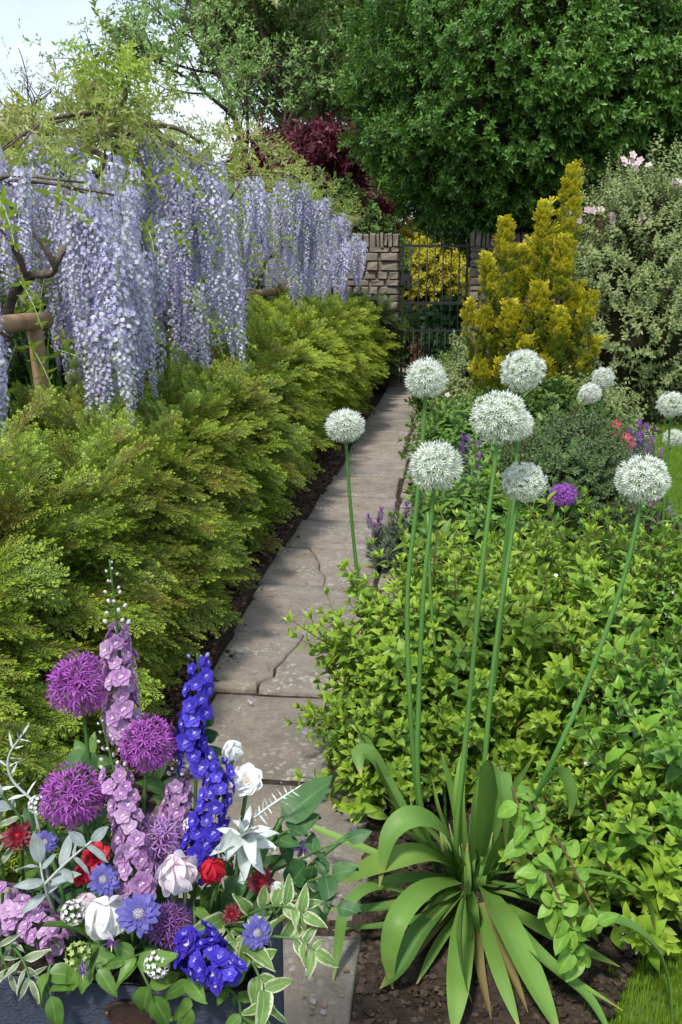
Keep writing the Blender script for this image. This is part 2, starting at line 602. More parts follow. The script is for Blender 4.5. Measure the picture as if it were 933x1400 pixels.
def leaf_t(L=1.0, W=0.5, n=4, fold=0.22, curl=0.25, shape='ovate', mat=0, v0=0.0, v1=1.0, wave=0.0, twist=0.0):
    V, F, UV = [], [], []
    for i in range(n + 1):
        t = i / n
        if shape == 'ovate':
            w = math.sin(math.pi * min(1, t ** 0.74 * 0.985 + 0.015)) ** .72 * (1 - 0.1 * t)
        elif shape == 'lance':
            w = math.sin(math.pi * min(1, t ** 0.9 * 0.97 + 0.03)) ** 0.8
        elif shape == 'round':
            w = math.sqrt(max(0, 1 - (2 * t * 0.98 - 0.98) ** 2))
        else:
            w = min(1, t * 4) * (1 - t ** 3)
        w = max(w, 0.03) * W / 2
        y = L * t
        z = -curl * L * t * t
        wv, tw = wave * L * math.sin(t * 11), twist * t * w
        V += [(-w, y, z + fold * w + wv - tw), (twist * .12 * L * t * t, y, z), (w, y, z + fold * w - wv * .8 + tw)]
        vv = v0 + (v1 - v0) * t
        UV += [(0, vv), (0.5, vv), (1, vv)]
    for i in range(n):
        F += [(i * 3, i * 3 + 1, i * 3 + 4, i * 3 + 3), (i * 3 + 1, i * 3 + 2, i * 3 + 5, i * 3 + 4)]
    return (np.array(V, float), F, [mat] * len(F), np.array(UV, float))


def yew_sprig(seed, droop=0.28, side=6, nl=0.15, nw=0.036, spread=0.85):
    r = random.Random(seed)
    mb = MB()

    def axis(p0, d, L, dr, va, vb, depth):
        n = max(4, int(L / 0.07))
        up = Vector((0, 0, 1))
        pts = []
        for i in range(n + 1):
            t = i / n
            pts.append(p0 + d * (L * t) + Vector((0, 0, -dr * L * t * t)))
        mb.tube([pts[0], pts[n // 2], pts[-1]], [0.010, 0.008, 0.004], 3, 1, cap=False)
        for i in range(1, n + 1):
            t = i / n
            tg = (pts[i] - pts[i - 1]).normalized()
            sd = tg.cross(up).normalized()
            nn = sd.cross(tg)
            ln = nl * (0.72 + 0.35 * math.sin(math.pi * min(1, t * 0.9 + 0.1))) * r.uniform(.85, 1.1)
            for s in (-1, 1):
                dd = (sd * s * r.uniform(.6, 1.0) + tg * (0.5 + 0.5 * t) * r.uniform(.7, 1.4) + nn * r.uniform(-.25, 0.6)).normalized()
                q = pts[i]
                ww = nn.cross(dd).normalized() * (nw / 2)
                a = q + dd * (ln * 0.45)
                vv = va + (vb - va) * t
                mb.add([tuple(q), tuple(a + ww), tuple(q + dd * ln - nn * ln * .12), tuple(a - ww)], [(0, 1, 2, 3)], 0, [(0.5, vv)] * 4)
            if i == n:
                for k in range(3):
                    dd = (tg + sd * r.uniform(-.5, .5) + nn * r.uniform(-.2, .4)).normalized()
                    ww = nn.cross(dd).normalized() * (nw / 2)
                    q = pts[i]
                    mb.add([tuple(q), tuple(q + dd * ln * .5 + ww), tuple(q + dd * ln), tuple(q + dd * ln * .5 - ww)], [(0, 1, 2, 3)], 0, [(0.5, 1)] * 4)
        return pts
    ax = axis(Vector((0, 0, 0)), Vector((0, 1, 0)), 1.0, droop, 0.2, 1.0, 0)
    for k in range(side):
        t = 0.12 + 0.7 * k / max(1, side - 1)
        s = 1 if k % 2 else -1
        i = int(t * (len(ax) - 1))
        a = r.uniform(0.65, 1.0) * spread
        d = Vector((s * math.sin(a), math.cos(a), r.uniform(-.35, .45))).normalized()
        axis(ax[i], d, (0.62 - 0.42 * t) * r.uniform(.8, 1.15), droop * 0.9, 0.15 + .3 * t, 0.75 + .25 * t, 1)
    return mb


def shoot(seed, pairs=4, ll=0.34, lw=0.5, ang=0.95, stem_mat=1, shape='ovate', curl=0.3, flower=None, alt=False, droop=0.0, stemr=0.012, fold=0.25):
    r = random.Random(seed)
    mb = MB()
    pts = [Vector((0, t, -droop * t * t)) for t in np.linspace(0, 1, 4)]
    mb.tube(pts, [stemr, stemr * .9, stemr * .7, stemr * .4], 4, stem_mat, cap=False)
    for k in range(pairs + 1):
        t = 0.08 + 0.9 * k / pairs
        L = ll * (1.05 - 0.55 * t) * r.uniform(.85, 1.15)
        base = Vector((0, t, -droop * t * t))
        n = 2
        for j in range(n):
            az = (k % 2) * math.pi / 2 + j * math.pi + r.uniform(-.35, .35)
            a = ang * (1.1 - 0.45 * t) * r.uniform(.85, 1.15)
            d = Vector((math.cos(az) * math.sin(a), math.cos(a), math.sin(az) * math.sin(a)))
            up = Vector((0, 1, 0)) - d * d.y
            mb.inst(leaf_t(L, L * lw, 4, fold, curl, shape, 0, t * 0.6, t * .6 + .4, .015, r.uniform(-.3, .3)), xf(base, frame(d, up, r.uniform(-.3, .3))))
    for j in range(3):
        az = j * 2.1 + r.random()
        d = Vector((math.cos(az) * .45, .9, math.sin(az) * .45)).normalized()
        mb.inst(leaf_t(ll * .42, ll * .2, 2, fold, .1, shape, 0, .7, 1), xf((0, 1, -droop), frame(d, Vector((0, 1, 0)) - d * d.y)))
    return mb


def cluster(seed, n=12, ll=0.42, lw=0.5, shape='ovate', updir=0.5):
    """loose cluster of leaves at a twig end, for trees further off"""
    r = random.Random(seed)
    mb = MB()
    mb.tube([(0, 0, 0), (0, .9, 0)], [0.012, 0.005], 3, 1, cap=False)
    for k in range(n):
        t = 0.1 + 0.85 * k / n
        az = k * 2.4 + r.uniform(-.4, .4)
        a = r.uniform(.5, 1.25)
        d = Vector((math.cos(az) * math.sin(a), math.cos(a), math.sin(az) * math.sin(a)))
        L = ll * r.uniform(.7, 1.15)
        mb.inst(leaf_t(L, L * lw, 2, .25, .2, shape, 0, t * .7, t * .7 + .3), xf((0, t, 0), frame(d, Vector((0, 1, 0)) - d * d.y, r.uniform(-.5, .5))))
    return mb


YEW = [yew_sprig(s) for s in range(4)]
YEWUP = [yew_sprig(20 + s, 0.0, 7, 0.17, 0.055, 0.75) for s in range(3)]
SH_BED = [shoot(40 + s, 4, 0.36, 0.52) for s in range(4)]
SH_SMALL = [shoot(60 + s, 5, 0.26, 0.5) for s in range(3)]
CL = [cluster(80 + s) for s in range(3)]


def meshes(mbs, name, mats):
    return [m.mesh(name, mats) for m in mbs]


YEW_M = meshes(YEW, 'yew_spray', [M_yew, M_twig])
YEWF_M = meshes(YEW, 'yew_spray_far', [M_yew_far, M_twig])
YEWD_M = meshes(YEW[:2], 'yew_spray_shade', [M_yew_shade, M_twig])
GOLD_M = meshes(YEWUP, 'golden_spray', [M_gold, M_twig])
BEDD_M = meshes(SH_BED, 'bed_shoot_deep', [M_bedd, M_twig])
GOLG_M = meshes(YEWUP, 'golden_green_spray', [M_golg, M_twig])
BED_M = meshes(SH_BED, 'bed_shoot', [M_bed, M_twig])

# ------------------------------------------------------------------ scattering: the largest in view become part objects, the rest one stuff part
GN = {}


def gn_group(key, mesh_list):
    if key in GN:
        return GN[key]
    coll = bpy.data.collections.new('variants_' + key)
    for i, me in enumerate(mesh_list):
        o = bpy.data.objects.new('variant_%s_%02d' % (key, i), me)
        coll.objects.link(o)
    ng = bpy.data.node_groups.new('scatter_' + key, 'GeometryNodeTree')
    ng.interface.new_socket('Geometry', in_out='INPUT', socket_type='NodeSocketGeometry')
    ng.interface.new_socket('Geometry', in_out='OUTPUT', socket_type='NodeSocketGeometry')
    n, l = ng.nodes, ng.links
    gi, go = n.new('NodeGroupInput'), n.new('NodeGroupOutput')
    ci = n.new('GeometryNodeCollectionInfo')
    ci.inputs['Collection'].default_value = coll
    ci.inputs['Separate Children'].default_value = True
    ci.inputs['Reset Children'].default_value = True
    ip = n.new('GeometryNodeInstanceOnPoints')
    ip.inputs['Pick Instance'].default_value = True

    def attr(nm, t):
        a = n.new('GeometryNodeInputNamedAttribute')
        a.data_type = t
        a.inputs['Name'].default_value = nm
        return a.outputs['Attribute']
    e2r = n.new('FunctionNodeEulerToRotation')
    l.new(attr('rot', 'FLOAT_VECTOR'), e2r.inputs[0])
    l.new(gi.outputs[0], ip.inputs['Points'])
    l.new(ci.outputs[0], ip.inputs['Instance'])
    l.new(attr('idx', 'INT'), ip.inputs['Instance Index'])
    l.new(e2r.outputs[0], ip.inputs['Rotation'])
    l.new(attr('scl', 'FLOAT'), ip.inputs['Scale'])
    l.new(ip.outputs[0], go.inputs[0])
    GN[key] = ng
    return ng


def in_frame(p, m=40):
    d = Vector(p) - CAMP
    a = d.dot(CF)
    if a < 0.1:
        return False
    x = 466.5 + FPX * d.dot(CR) / a
    y = 700 - FPX * d.dot(CU) / a
    return -m < x < 933 + m and -m < y < 1400 + m


def scatter(parent, pname, key, mesh_list, items, n_parts=0, stuff_name=None, seed=1):
    """items: list of (loc, 3x3, scale)"""
    r = random.Random(seed)
    order = list(range(len(items)))
    chosen = set()
    if n_parts:
        vis = [i for i in order if in_frame(items[i][0], 10)]
        vis.sort(key=lambda i: -items[i][2] / max(.2, axial(items[i][0])))
        chosen = set(vis[:n_parts])
    rest = []
    for i in order:
        loc, m3, s = items[i]
        if i in chosen:
            part(pname, mesh_list[r.randrange(len(mesh_list))], parent, xf(loc, m3, s))
        else:
            rest.append(items[i])
    if rest:
        me = bpy.data.meshes.new(stuff_name or pname + '_mass')
        me.from_pydata([tuple(q[0]) for q in rest], [], [])
        ro = me.attributes.new('rot', 'FLOAT_VECTOR', 'POINT')
        ro.data.foreach_set('vector', np.array([tuple(q[1].to_euler()) for q in rest], dtype=np.float32).ravel())
        sc = me.attributes.new('scl', 'FLOAT', 'POINT')
        sc.data.foreach_set('value', np.array([q[2] for q in rest], dtype=np.float32))
        ix = me.attributes.new('idx', 'INT', 'POINT')
        ix.data.foreach_set('value', np.array([r.randrange(len(mesh_list)) for _ in rest], dtype=np.int32))
        o = part(stuff_name or pname + '_mass', me, parent, None, 'stuff')
        md = o.modifiers.new('scatter', 'NODES')
        md.node_group = gn_group(key, mesh_list)
        return o


def nz(p, s=1.0, o=0.0):
    return noise.noise(Vector((p[0] * s + o, p[1] * s + o * 1.7, p[2] * s - o)))


def rdir(r):
    z = r.uniform(-1, 1)
    a = r.uniform(0, 2 * math.pi)
    q = math.sqrt(1 - z * z)
    return Vector((q * math.cos(a), q * math.sin(a), z))


def ellipsoid_items(c, rad, n, r, size, lift=0.4, jitter=0.5, bump=0.12, bscale=1.5, zmin=None, inner=0.25, out=1.0, bottom=1.0, face_cam=0.0, phase=0.0):
    """leafy shoots on a lumpy ellipsoid"""
    c = Vector(c)
    items = []
    tries = 0
    while len(items) < n and tries < n * 6:
        tries += 1
        d = rdir(r)
        if d.z < -0.2 and r.random() > bottom:
            continue
        if face_cam and d.dot((CAMP - c).normalized()) < -0.25 and r.random() < face_cam:
            continue
        k = 1 + bump * (nz(d * 2, bscale, phase) + .5 * nz(d * 2, bscale * 2.6, phase + 3))
        k *= 1 - inner * r.random() ** 2.2
        p = c + Vector((d.x * rad[0], d.y * rad[1], d.z * rad[2])) * k
        if zmin is not None and p.z < zmin:
            continue
        nn = Vector((d.x / rad[0], d.y / rad[1], d.z / rad[2])).normalized()
        dr = nn * out + Vector((0, 0, lift)) + rdir(r) * jitter
        items.append((p, frame(dr, Vector((0, 0, 1)) + rdir(r) * .5), size * r.uniform(.7, 1.3)))
    return items


def lumpy(c, rad, bump=0.15, bscale=1.5, zmin=None, nu=28, nv=16, phase=0.0):
    """closed lumpy ellipsoid: the dark core added inside bushes to block light"""
    V, F = [], []
    c = Vector(c)
    for j in range(nv + 1):
        th = math.pi * j / nv
        for i in range(nu):
            ph = 2 * math.pi * i / nu
            d = Vector((math.sin(th) * math.cos(ph), math.sin(th) * math.sin(ph), math.cos(th)))
            k = 1 + bump * (nz(d * 2, bscale, phase) + .5 * nz(d * 2, bscale * 2.6, phase + 3))
            p = c + Vector((d.x * rad[0], d.y * rad[1], d.z * rad[2])) * k
            if zmin is not None:
                p.z = max(p.z, zmin)
            V.append(tuple(p))
    for j in range(nv):
        for i in range(nu):
            F.append((j * nu + i, (j + 1) * nu + i, (j + 1) * nu + (i + 1) % nu, j * nu + (i + 1) % nu))
    mb = MB()
    mb.add(V, F)
    return mb


def sheet(name, poly, z, mat):
    me = bpy.data.meshes.new(name)
    me.from_pydata([(x, y, z) for x, y in poly], [], [tuple(range(len(poly)))])
    me.materials.append(mat)
    return structure(name, me)

# ================================================================== SETTING: ground, bed soil, lawn, path
YG = 13.8        # the wall with the gate
sheet('ground', [(-300, -300), (300, -300), (300, 300), (-300, 300)], -0.03, M_land)
sheet('lawn', [(0.2, -4), (14, -4), (14, 13.5), (0.2, 13.5)], -0.012, M_lawn)
BED = [(-0.20, 13.5), (-0.20, 0.2), (0.10, 0.6), (0.22, 1.2), (0.34, 1.7), (0.50, 2.02), (0.72, 2.2), (1.3, 2.35), (1.7, 2.8), (1.85, 4.0), (1.62, 5.4), (1.50, 7.0), (1.62, 8.8), (2.0, 9.7), (2.2, 9.9), (4.5, 10.3), (14, 10.4), (14, 13.5)]


def soil_grid(name, poly, z, mat, step=0.05, amp=0.014, ylim=(0, 99)):
    """uneven soil sheet clipped to a polygon's rows"""
    def inside(x, y):
        c = False
        n = len(poly)
        for i in range(n):
            x1, y1 = poly[i]
            x2, y2 = poly[(i + 1) % n]
            if (y1 > y) != (y2 > y) and x < (x2 - x1) * (y - y1) / (y2 - y1) + x1:
                c = not c
        return c
    xs = [q[0] for q in poly]
    ys = [q[1] for q in poly]
    V, F, idx = [], [], {}

    def vid(i, j):
        k = (i, j)
        if k not in idx:
            x, y = x0 + i * step, y0 + j * step
            idx[k] = len(V)
            V.append((x, y, z + amp * (nz((x, y, 0), 9) + .7 * nz((x, y, 0), 23))))
        return idx[k]
    x0, y0 = min(xs), max(min(ys), ylim[0])
    x1, y1 = max(xs), min(max(ys), ylim[1])
    for i in range(int((x1 - x0) / step)):
        for j in range(int((y1 - y0) / step)):
            if inside(x0 + (i + .5) * step, y0 + (j + .5) * step):
                F.append((vid(i, j), vid(i + 1, j), vid(i + 1, j + 1), vid(i, j + 1)))
    mb = MB()
    mb.add(V, F)
    return structure(name, mb.mesh(name, [mat])), inside


soil_r, in_bed = soil_grid('bed_soil', BED[:15] + [(2.2, 13.5)], 0.012, M_soil, 0.025)
LEFT = [(-4.2, -0.6), (-0.86, -0.6), (-0.86, 13.55), (-4.2, 13.55)]
soil_l, _ = soil_grid('hedge_soil', LEFT, 0.0, M_soil, 0.08, 0.02, (-0.6, 13.6))

# crumbs of soil, twigs and needle litter lying on the soil
rs = random.Random(5)


def crumb(seed, flat=0.6):
    r = random.Random(seed)
    mb = lumpy((0, 0, 0.15), (.5, .35 + .3 * r.random(), .5 * flat), .9, 1.6, None, 6, 4, seed * 3.1)
    return mb


CRUMB_M = [crumb(s, .5).mesh('soil_crumb', [M_chip], False) for s in range(6)]
LIT_M = meshes([crumb(s + 9, .3) for s in range(4)], 'litter_flake', [M_litter])
items = []
for k in range(9000):
    x, y = rs.uniform(-.2, .75), rs.uniform(1.55, 2.7)
    if in_bed(x, y):
        items.append((Vector((x, y, 0.014)), Matrix.Rotation(rs.uniform(0, 6.28), 3, 'Z') @ Matrix.Rotation(rs.uniform(-.5, .5), 3, 'X'), 0.003 + 0.024 * rs.random() ** 4))
o = scatter(None, 'soil_crumbs', 'crumb', CRUMB_M, items, 0, 'soil_crumbs')
o['label'] = 'dark crumbly soil under the strap leaves'
o['category'] = 'soil'
items = []
for k in range(9000):
    y = 2.2 + 9 * rs.random() ** 1.6
    x = float(np.interp(y, [0, 3.2, 3.8, 4.8, 6, 7.7, 9, 13], [-.88, -.89, -.965, -.975, -.925, -.875, -.885, -.855])) - 0.35 * rs.random() ** 1.3 + (0.09 * rs.random() if rs.random() < .12 else 0)
    items.append((Vector((x, y, 0.006 if x < -.96 else 0.033)), Matrix.Rotation(rs.uniform(0, 6.28), 3, 'Z') @ Matrix.Rotation(rs.uniform(-.4, .4), 3, 'X'), 0.006 + 0.026 * rs.random() ** 2))
o = scatter(None, 'needle_litter', 'litter', LIT_M, items, 0, 'needle_litter')
o['label'] = 'brown needle litter along the foot of the yew hedge'
o['category'] = 'litter'

# ---- flagstone path: every slab its own mesh, cracks are real gaps
path_me = bpy.data.meshes.new('path')
path_me.from_pydata([(-1.0, -1.5, 0.010), (-0.12, -1.5, 0.010), (-0.12, 19, 0.010), (-1.0, 19, 0.010)], [], [(0, 1, 2, 3)])
path_me.materials.append(M_soil)
path = structure('path', path_me)
WM[path.name] = Matrix.Identity(4)


def slab(poly, top, r, tilt=0.004):
    """stone slab with a wobbly outline, worn (chamfered) edge and slightly uneven top"""
    pts = []
    n = len(poly)
    for i in range(n):
        a, b = Vector(poly[i]), Vector(poly[(i + 1) % n])
        L = (b - a).length
        k = max(1, int(L / 0.07))
        for j in range(k):
            t = j / k
            p = a.lerp(b, t)
            amp = 0.007
            p += Vector((nz((p.x, p.y, 1), 9) * amp * 1.6, nz((p.x, p.y, 7), 9) * amp * 1.6))
            pts.append(p)
    c = Vector((sum(p.x for p in pts) / len(pts), sum(p.y for p in pts) / len(pts)))
    tx, ty = r.uniform(-tilt, tilt), r.uniform(-tilt, tilt)
    V, F = [], []
    m = len(pts)
    # rings: bottom, lower edge, edge shoulder, top rim, inner ring
    def ring(ins, z):
        for p in pts:
            d = (p - c)
            q = p - d.normalized() * ins
            V.append((q.x, q.y, z + (q.x - c.x) * tx * 4 + (q.y - c.y) * ty * 4 + (nz((q.x, q.y, 3), 7) * .003 if z > 0 else 0)))
    ring(0, -0.03)
    ring(0, top - 0.012)
    ring(0.004, top - 0.005)
    ring(0.014, top)
    ring(0.08, top + 0.001)
    for k in range(4):
        for i in range(m):
            F.append((k * m + i, k * m + (i + 1) % m, (k + 1) * m + (i + 1) % m, (k + 1) * m + i))
    V.append((c.x, c.y, top + 0.001))
    for i in range(m):
        F.append((4 * m + i, 4 * m + (i + 1) % m, 5 * m))
    mb = MB()
    mb.add(V, F)
    part('flagstone', mb.mesh('flagstone', [M_slab]), path)


def quad(x0, x1, y0, y1, g=0.012):
    return [(x0 + g, y0 + g), (x1 - g, y0 + g), (x1 - g, y1 - g), (x0 + g, y1 - g)]


JY = [-0.6, 0.1, 0.76, 1.40, 2.05, 2.70, 3.33, 3.95, 4.62, 5.31, 5.97, 6.67, 7.34, 8.09, 8.8, 9.5, 10.2, 10.9, 11.6, 12.3, 13.05, 13.8, 14.5, 15.2, 15.9, 16.6]
rp = random.Random(11)
for i in range(len(JY) - 1):
    y0, y1 = JY[i], JY[i + 1]
    top = 0.024 + rp.uniform(-.006, .008)
    ym_ = (y0 + y1) / 2
    xl = float(np.interp(ym_, [0, 3.2, 3.8, 4.8, 6, 7.7, 9, 13], [-.86, -.87, -.95, -.96, -.91, -.86, -.87, -.84])) + rp.uniform(-.012, .012)
    xr = -0.16 if i < 5 else -0.33 + rp.uniform(-.03, .02)
    if i == 6:          # split row with the jagged crack
        slab([(xl, y0 + .012), (-.700, y0 + .012), (-.710, y0 + .06), (-.655, y0 + .13), (-.668, y0 + .22), (-.63, y0 + .38), (-.60, y1 - .012), (xl, y1 - .012)], top, rp)
        slab([(-.690, y0 + .010), (xr, y0 + .010), (xr, y1 - .010), (-.597, y1 - .010), (-.627, y0 + .38), (-.661, y0 + .22), (-.648, y0 + .13), (-.700, y0 + .06)], top - .002, rp)
    elif i == 8:        # hairline diagonal crack
        slab([(xl, y0 + .011), (-.60, y0 + .011), (-.615, y0 + .15), (-.66, y0 + .27), (-.68, y0 + .40), (-.77, y1 - .011), (xl, y1 - .011)], top, rp)
        slab([(-.597, y0 + .011), (xr, y0 + .011), (xr, y1 - .011), (-.767, y1 - .011), (-.677, y0 + .40), (-.657, y0 + .27), (-.612, y0 + .15)], top + .001, rp)
    elif i == 3:        # edging piece of the near slab
        slab(quad(xl, -.38, y0, y1), top, rp)
        slab(quad(-.38, xr, y0, y1 - .05), top + .012, rp)
    elif i == 12:
        slab([(xl, y0 + .01), (xr, y0 + .01), (xr, y0 + .36), (-.55, y0 + .30), (xl, y0 + .38)], top, rp)
        slab([(xl, y0 + .395), (-.55, y0 + .315), (xr, y0 + .375), (xr, y1 - .01), (xl, y1 - .01)], top + .003, rp)
    else:
        slab(quad(xl, xr, y0, y1, 0.011 + .006 * rp.random()), top, rp)
    if i >= 5:
        xs_ = xr + .008
        xe = -0.175 + rp.uniform(-.03, .02)
        if rp.random() < .5:
            ym = (y0 + y1) / 2 + rp.uniform(-.1, .1)
            slab(quad(xs_, xe, y0, ym), top - .005, rp)
            slab(quad(xs_, xe - .01, ym, y1), top - .003, rp)
        else:
            slab(quad(xs_, xe, y0, y1), top - .004, rp)

M_fall = leafmat('fallen_bits', [(.50, .46, .62), (.30, .25, .10), (.16, .20, .05), (.22, .12, .06), (.55, .50, .60)], trans=.1)
FALL_M = meshes([(lambda b: (b.inst(leaf_t(1, w_, 3, .3, c_, 'ovate'), Matrix.Identity(4)), b)[1])(MB()) for w_, c_ in ((.5, .2), (.25, .4), (.7, -.2))], 'fallen_petal', [M_fall])
items = []
for k in range(520):
    y = 1.6 + 8 * rs.random() ** 1.5
    x = -0.52 + rs.choice((-1, 1)) * .34 * rs.random() ** .45
    items.append((Vector((x, y, .036)), Matrix.Rotation(rs.uniform(0, 6.28), 3, 'Z') @ Matrix.Rotation(rs.uniform(-.3, .3), 3, 'X'), rs.uniform(.006, .02)))
o = scatter(None, 'fallen_petals', 'fall', FALL_M, items, 0, 'fallen_petals')
o['label'] = 'fallen petals and leaf scraps scattered over the flagstones'
o['category'] = 'petals'

# ---- grass on the lawn
def tuft(seed):
    r = random.Random(seed)
    mb = MB()
    for k in range(9):
        az = r.uniform(0, 6.28)
        a = r.uniform(.05, .6)
        d = Vector((math.cos(az) * math.sin(a), math.sin(az) * math.sin(a), math.cos(a)))
        mb.inst(leaf_t(r.uniform(.6, 1.1), .07, 3, .2, .25, 'blade'), xf((r.uniform(-.3, .3), r.uniform(-.3, .3), 0), frame(d, (math.cos(az), math.sin(az), .3))))
    return mb


TUFT_M = meshes([tuft(s) for s in range(4)], 'grass_tuft', [M_grass])
items = []
for k in range(9000):
    x, y = rs.uniform(.28, 1.7), rs.uniform(1.2, 2.5)
    if not in_bed(x + .02, y - .09 * rs.random()) and in_frame((x, y, 0), 500):
        items.append((Vector((x, y, -.012)), Matrix.Rotation(rs.uniform(0, 6.28), 3, 'Z'), rs.uniform(.022, .04)))
for k in range(15000):
    x, y = rs.uniform(1.4, 4.2), rs.uniform(4.2, 10.4)
    if not in_bed(x, y) and in_frame((x, y, 0), 400):
        items.append((Vector((x, y, -.012)), Matrix.Rotation(rs.uniform(0, 6.28), 3, 'Z'), rs.uniform(.03, .05)))
o = scatter(None, 'grass', 'tuft', TUFT_M, items, 0, 'grass')
o['label'] = 'short mown green grass of the lawn'
o['category'] = 'grass'

# ================================================================== WALL AND GATE
GX0, GX1 = -0.69, 0.27
WALLH = 2.02


def block(seed):
    r = random.Random(seed)
    V, F = [], []
    # rounded block from a 4x4 ring profile
    lv = [(-.5, .86), (-.40, 1.0), (.40, 1.0), (.5, .86)]
    for z, k in lv:
        for (x, y) in ((-.5, -.38), (-.4, -.5), (.4, -.5), (.5, -.38), (.5, .38), (.4, .5), (-.4, .5), (-.5, .38)):
            V.append((x * k * (1 + r.uniform(-.05, .05)), y * k * (1 + r.uniform(-.08, .08)), z + r.uniform(-.03, .03)))
    for j in range(3):
        for i in range(8):
            F.append((j * 8 + i, j * 8 + (i + 1) % 8, j * 8 + 8 + (i + 1) % 8, j * 8 + 8 + i))
    F.append(tuple(reversed(range(8))))
    F.append(tuple(24 + i for i in range(8)))
    mb = MB()
    mb.add(V, F)
    return mb.mesh('stone', [M_wall], smooth=False)


BLK = [block(s) for s in range(6)]


def box_mb(x0, x1, y0, y1, z0, z1, mb=None):
    mb = mb or MB()
    mb.add([(x0, y0, z0), (x1, y0, z0), (x1, y1, z0), (x0, y1, z0), (x0, y0, z1), (x1, y0, z1), (x1, y1, z1), (x0, y1, z1)],
           [(3, 2, 1, 0), (4, 5, 6, 7), (0, 1, 5, 4), (1, 2, 6, 5), (2, 3, 7, 6), (3, 0, 4, 7)])
    return mb


def stone_wall(x0, x1, sx0, sx1, label, seed):
    """core of mortar from x0 to x1; stones one by one between sx0 and sx1"""
    w = thing('stone_wall', label, 'wall', ((x0 + x1) / 2, YG, 0))
    part('mortar_core', box_mb(x0 + .03, x1 - .03, YG - .17, YG + .17, -.05, WALLH - .1).mesh('mortar_core', [M_mortar], False), w)
    r = random.Random(seed)
    z = 0.0
    while z < WALLH - .16:
        h = r.uniform(.07, .14)
        if z + h > WALLH - .16:
            h = WALLH - .1 - z
        x = sx0
        while x < sx1 - .02:
            wd = min(r.uniform(.10, .32), sx1 - x)
            if sx1 - x - wd < .1:
                wd = sx1 - x
            part('stone', BLK[r.randrange(6)], w, xf((x + wd / 2, YG - .02 + r.uniform(-.025, .02), z + h / 2), Matrix.Identity(3), (wd - .018, .40, h - .016)))
            x += wd
        z += h
    x = sx0
    while x < sx1 - .02:      # coping: thin stones set on edge
        wd = min(r.uniform(.05, .10), sx1 - x)
        part('coping_stone', BLK[r.randrange(6)], w, xf((x + wd / 2, YG, WALLH - .1 + .085 + r.uniform(-.012, .01)), Matrix.Rotation(r.uniform(-.08, .08), 3, 'Y'), (wd - .008, .44, .19 + r.uniform(-.02, .03))))
        x += wd
    return w


stone_wall(-12, GX0, -2.1, GX0, 'rough honey stone garden wall ending at the gate beside the wisteria', 3)
stone_wall(GX1, 14, GX1, 1.3, 'rough stone garden wall behind the golden yew and variegated shrub', 4)

g = thing('garden_gate', 'black wrought iron garden gate of upright bars in the stone wall', 'gate', ((GX0 + GX1) / 2, YG - .02, 0))
gx0, gx1, gy = GX0 + .04, GX1 - .03, YG - .10


def rod(name, a, b, rad, parent, n=6, mat=None):
    mb = MB()
    mb.tube([a, b], rad, n)
    return part(name, mb.mesh(name, [mat or M_iron]), parent)


for x in (gx0, gx1):
    part('stile', box_mb(x - .016, x + .016, gy - .016, gy + .016, .05, 1.98).mesh('stile', [M_iron], False), g)
for z in (.10, .78, 1.16, 1.93):
    part('rail', box_mb(gx0 + .017, gx1 - .017, gy - .008, gy + .008, z - .018, z + .018).mesh('rail', [M_iron], False), g)
nb = 7
for i in range(1, nb + 1):
    x = gx0 + (gx1 - gx0) * i / (nb + 1)
    b = rod('bar', (x, gy, .06), (x, gy, 2.06), .0095, g)
    mb = MB()
    mb.tube([(x, gy, 2.06), (x, gy, 2.085), (x, gy, 2.15)], [.012, .018, .002], 6)
    part('spear_tip', mb.mesh('spear_tip', [M_iron]), b)
for i in range(nb + 1):
    x = gx0 + (gx1 - gx0) * (i + .5) / (nb + 1)
    rod('dog_bar', (x, gy, .06), (x, gy, .82), .008, g)
lk_ = part('latch', box_mb(gx0 - .02, gx0 + .10, gy - .045, gy - .018, 1.40, 1.56).mesh('latch', [M_iron], False), g)
rod('latch_handle', (gx0 + .05, gy - .045, 1.47), (gx0 + .05, gy - .10, 1.47), .012, lk_)
for z in (.45, 1.7):
    rod('hinge', (gx1 + .02, gy, z - .06), (gx1 + .02, gy, z + .06), .018, g)

# ---- round-rail fence behind the hedge
def pole(name, pts, rad, parent):
    mb = MB()
    q = spline(pts, 5)
    mb.tube(q, [rad * (1 + .05 * math.sin(i * 2.3)) for i in range(len(q))], 12)
    return part(name, mb.mesh(name, [M_wood]), parent)


def fence(pts_posts, y0, y1, x, z, label):
    f = thing('rail_fence', label, 'fence', (x, y0, 0), 'round rail fences behind the hedge')
    pole('rail', [(x, y0, z), (x + .01, (y0 + y1) / 2, z + .008), (x, y1, z)], .042, f)
    for y in pts_posts:
        pole('post', [(x + .02, y, -.1), (x + .015, y, .7), (x, y, z - .035)], .036, f)
    return f


fence([4.52, 2.7], 1.9, 4.66, -2.0, 1.36, 'peeled wooden pole fence with its sawn rail end beside the wisteria')
fence([8.2, 10.2, 12.3], 7.9, 12.9, -1.93, 1.365, 'peeled wooden pole fence showing between hedge and wisteria near the gate')

# ================================================================== YEW HEDGE
def hedge_h(y):
    ks = [(0, .90), (3.5, .90), (5.2, .88), (6.3, .98), (7.6, 1.10), (9.5, 1.14), (13.6, 1.16)]
    for (a, ha), (b, hb) in zip(ks, ks[1:]):
        if y <= b:
            t = max(0, (y - a) / (b - a))
            return ha + (hb - ha) * t * t * (3 - 2 * t)
    return ks[-1][1]


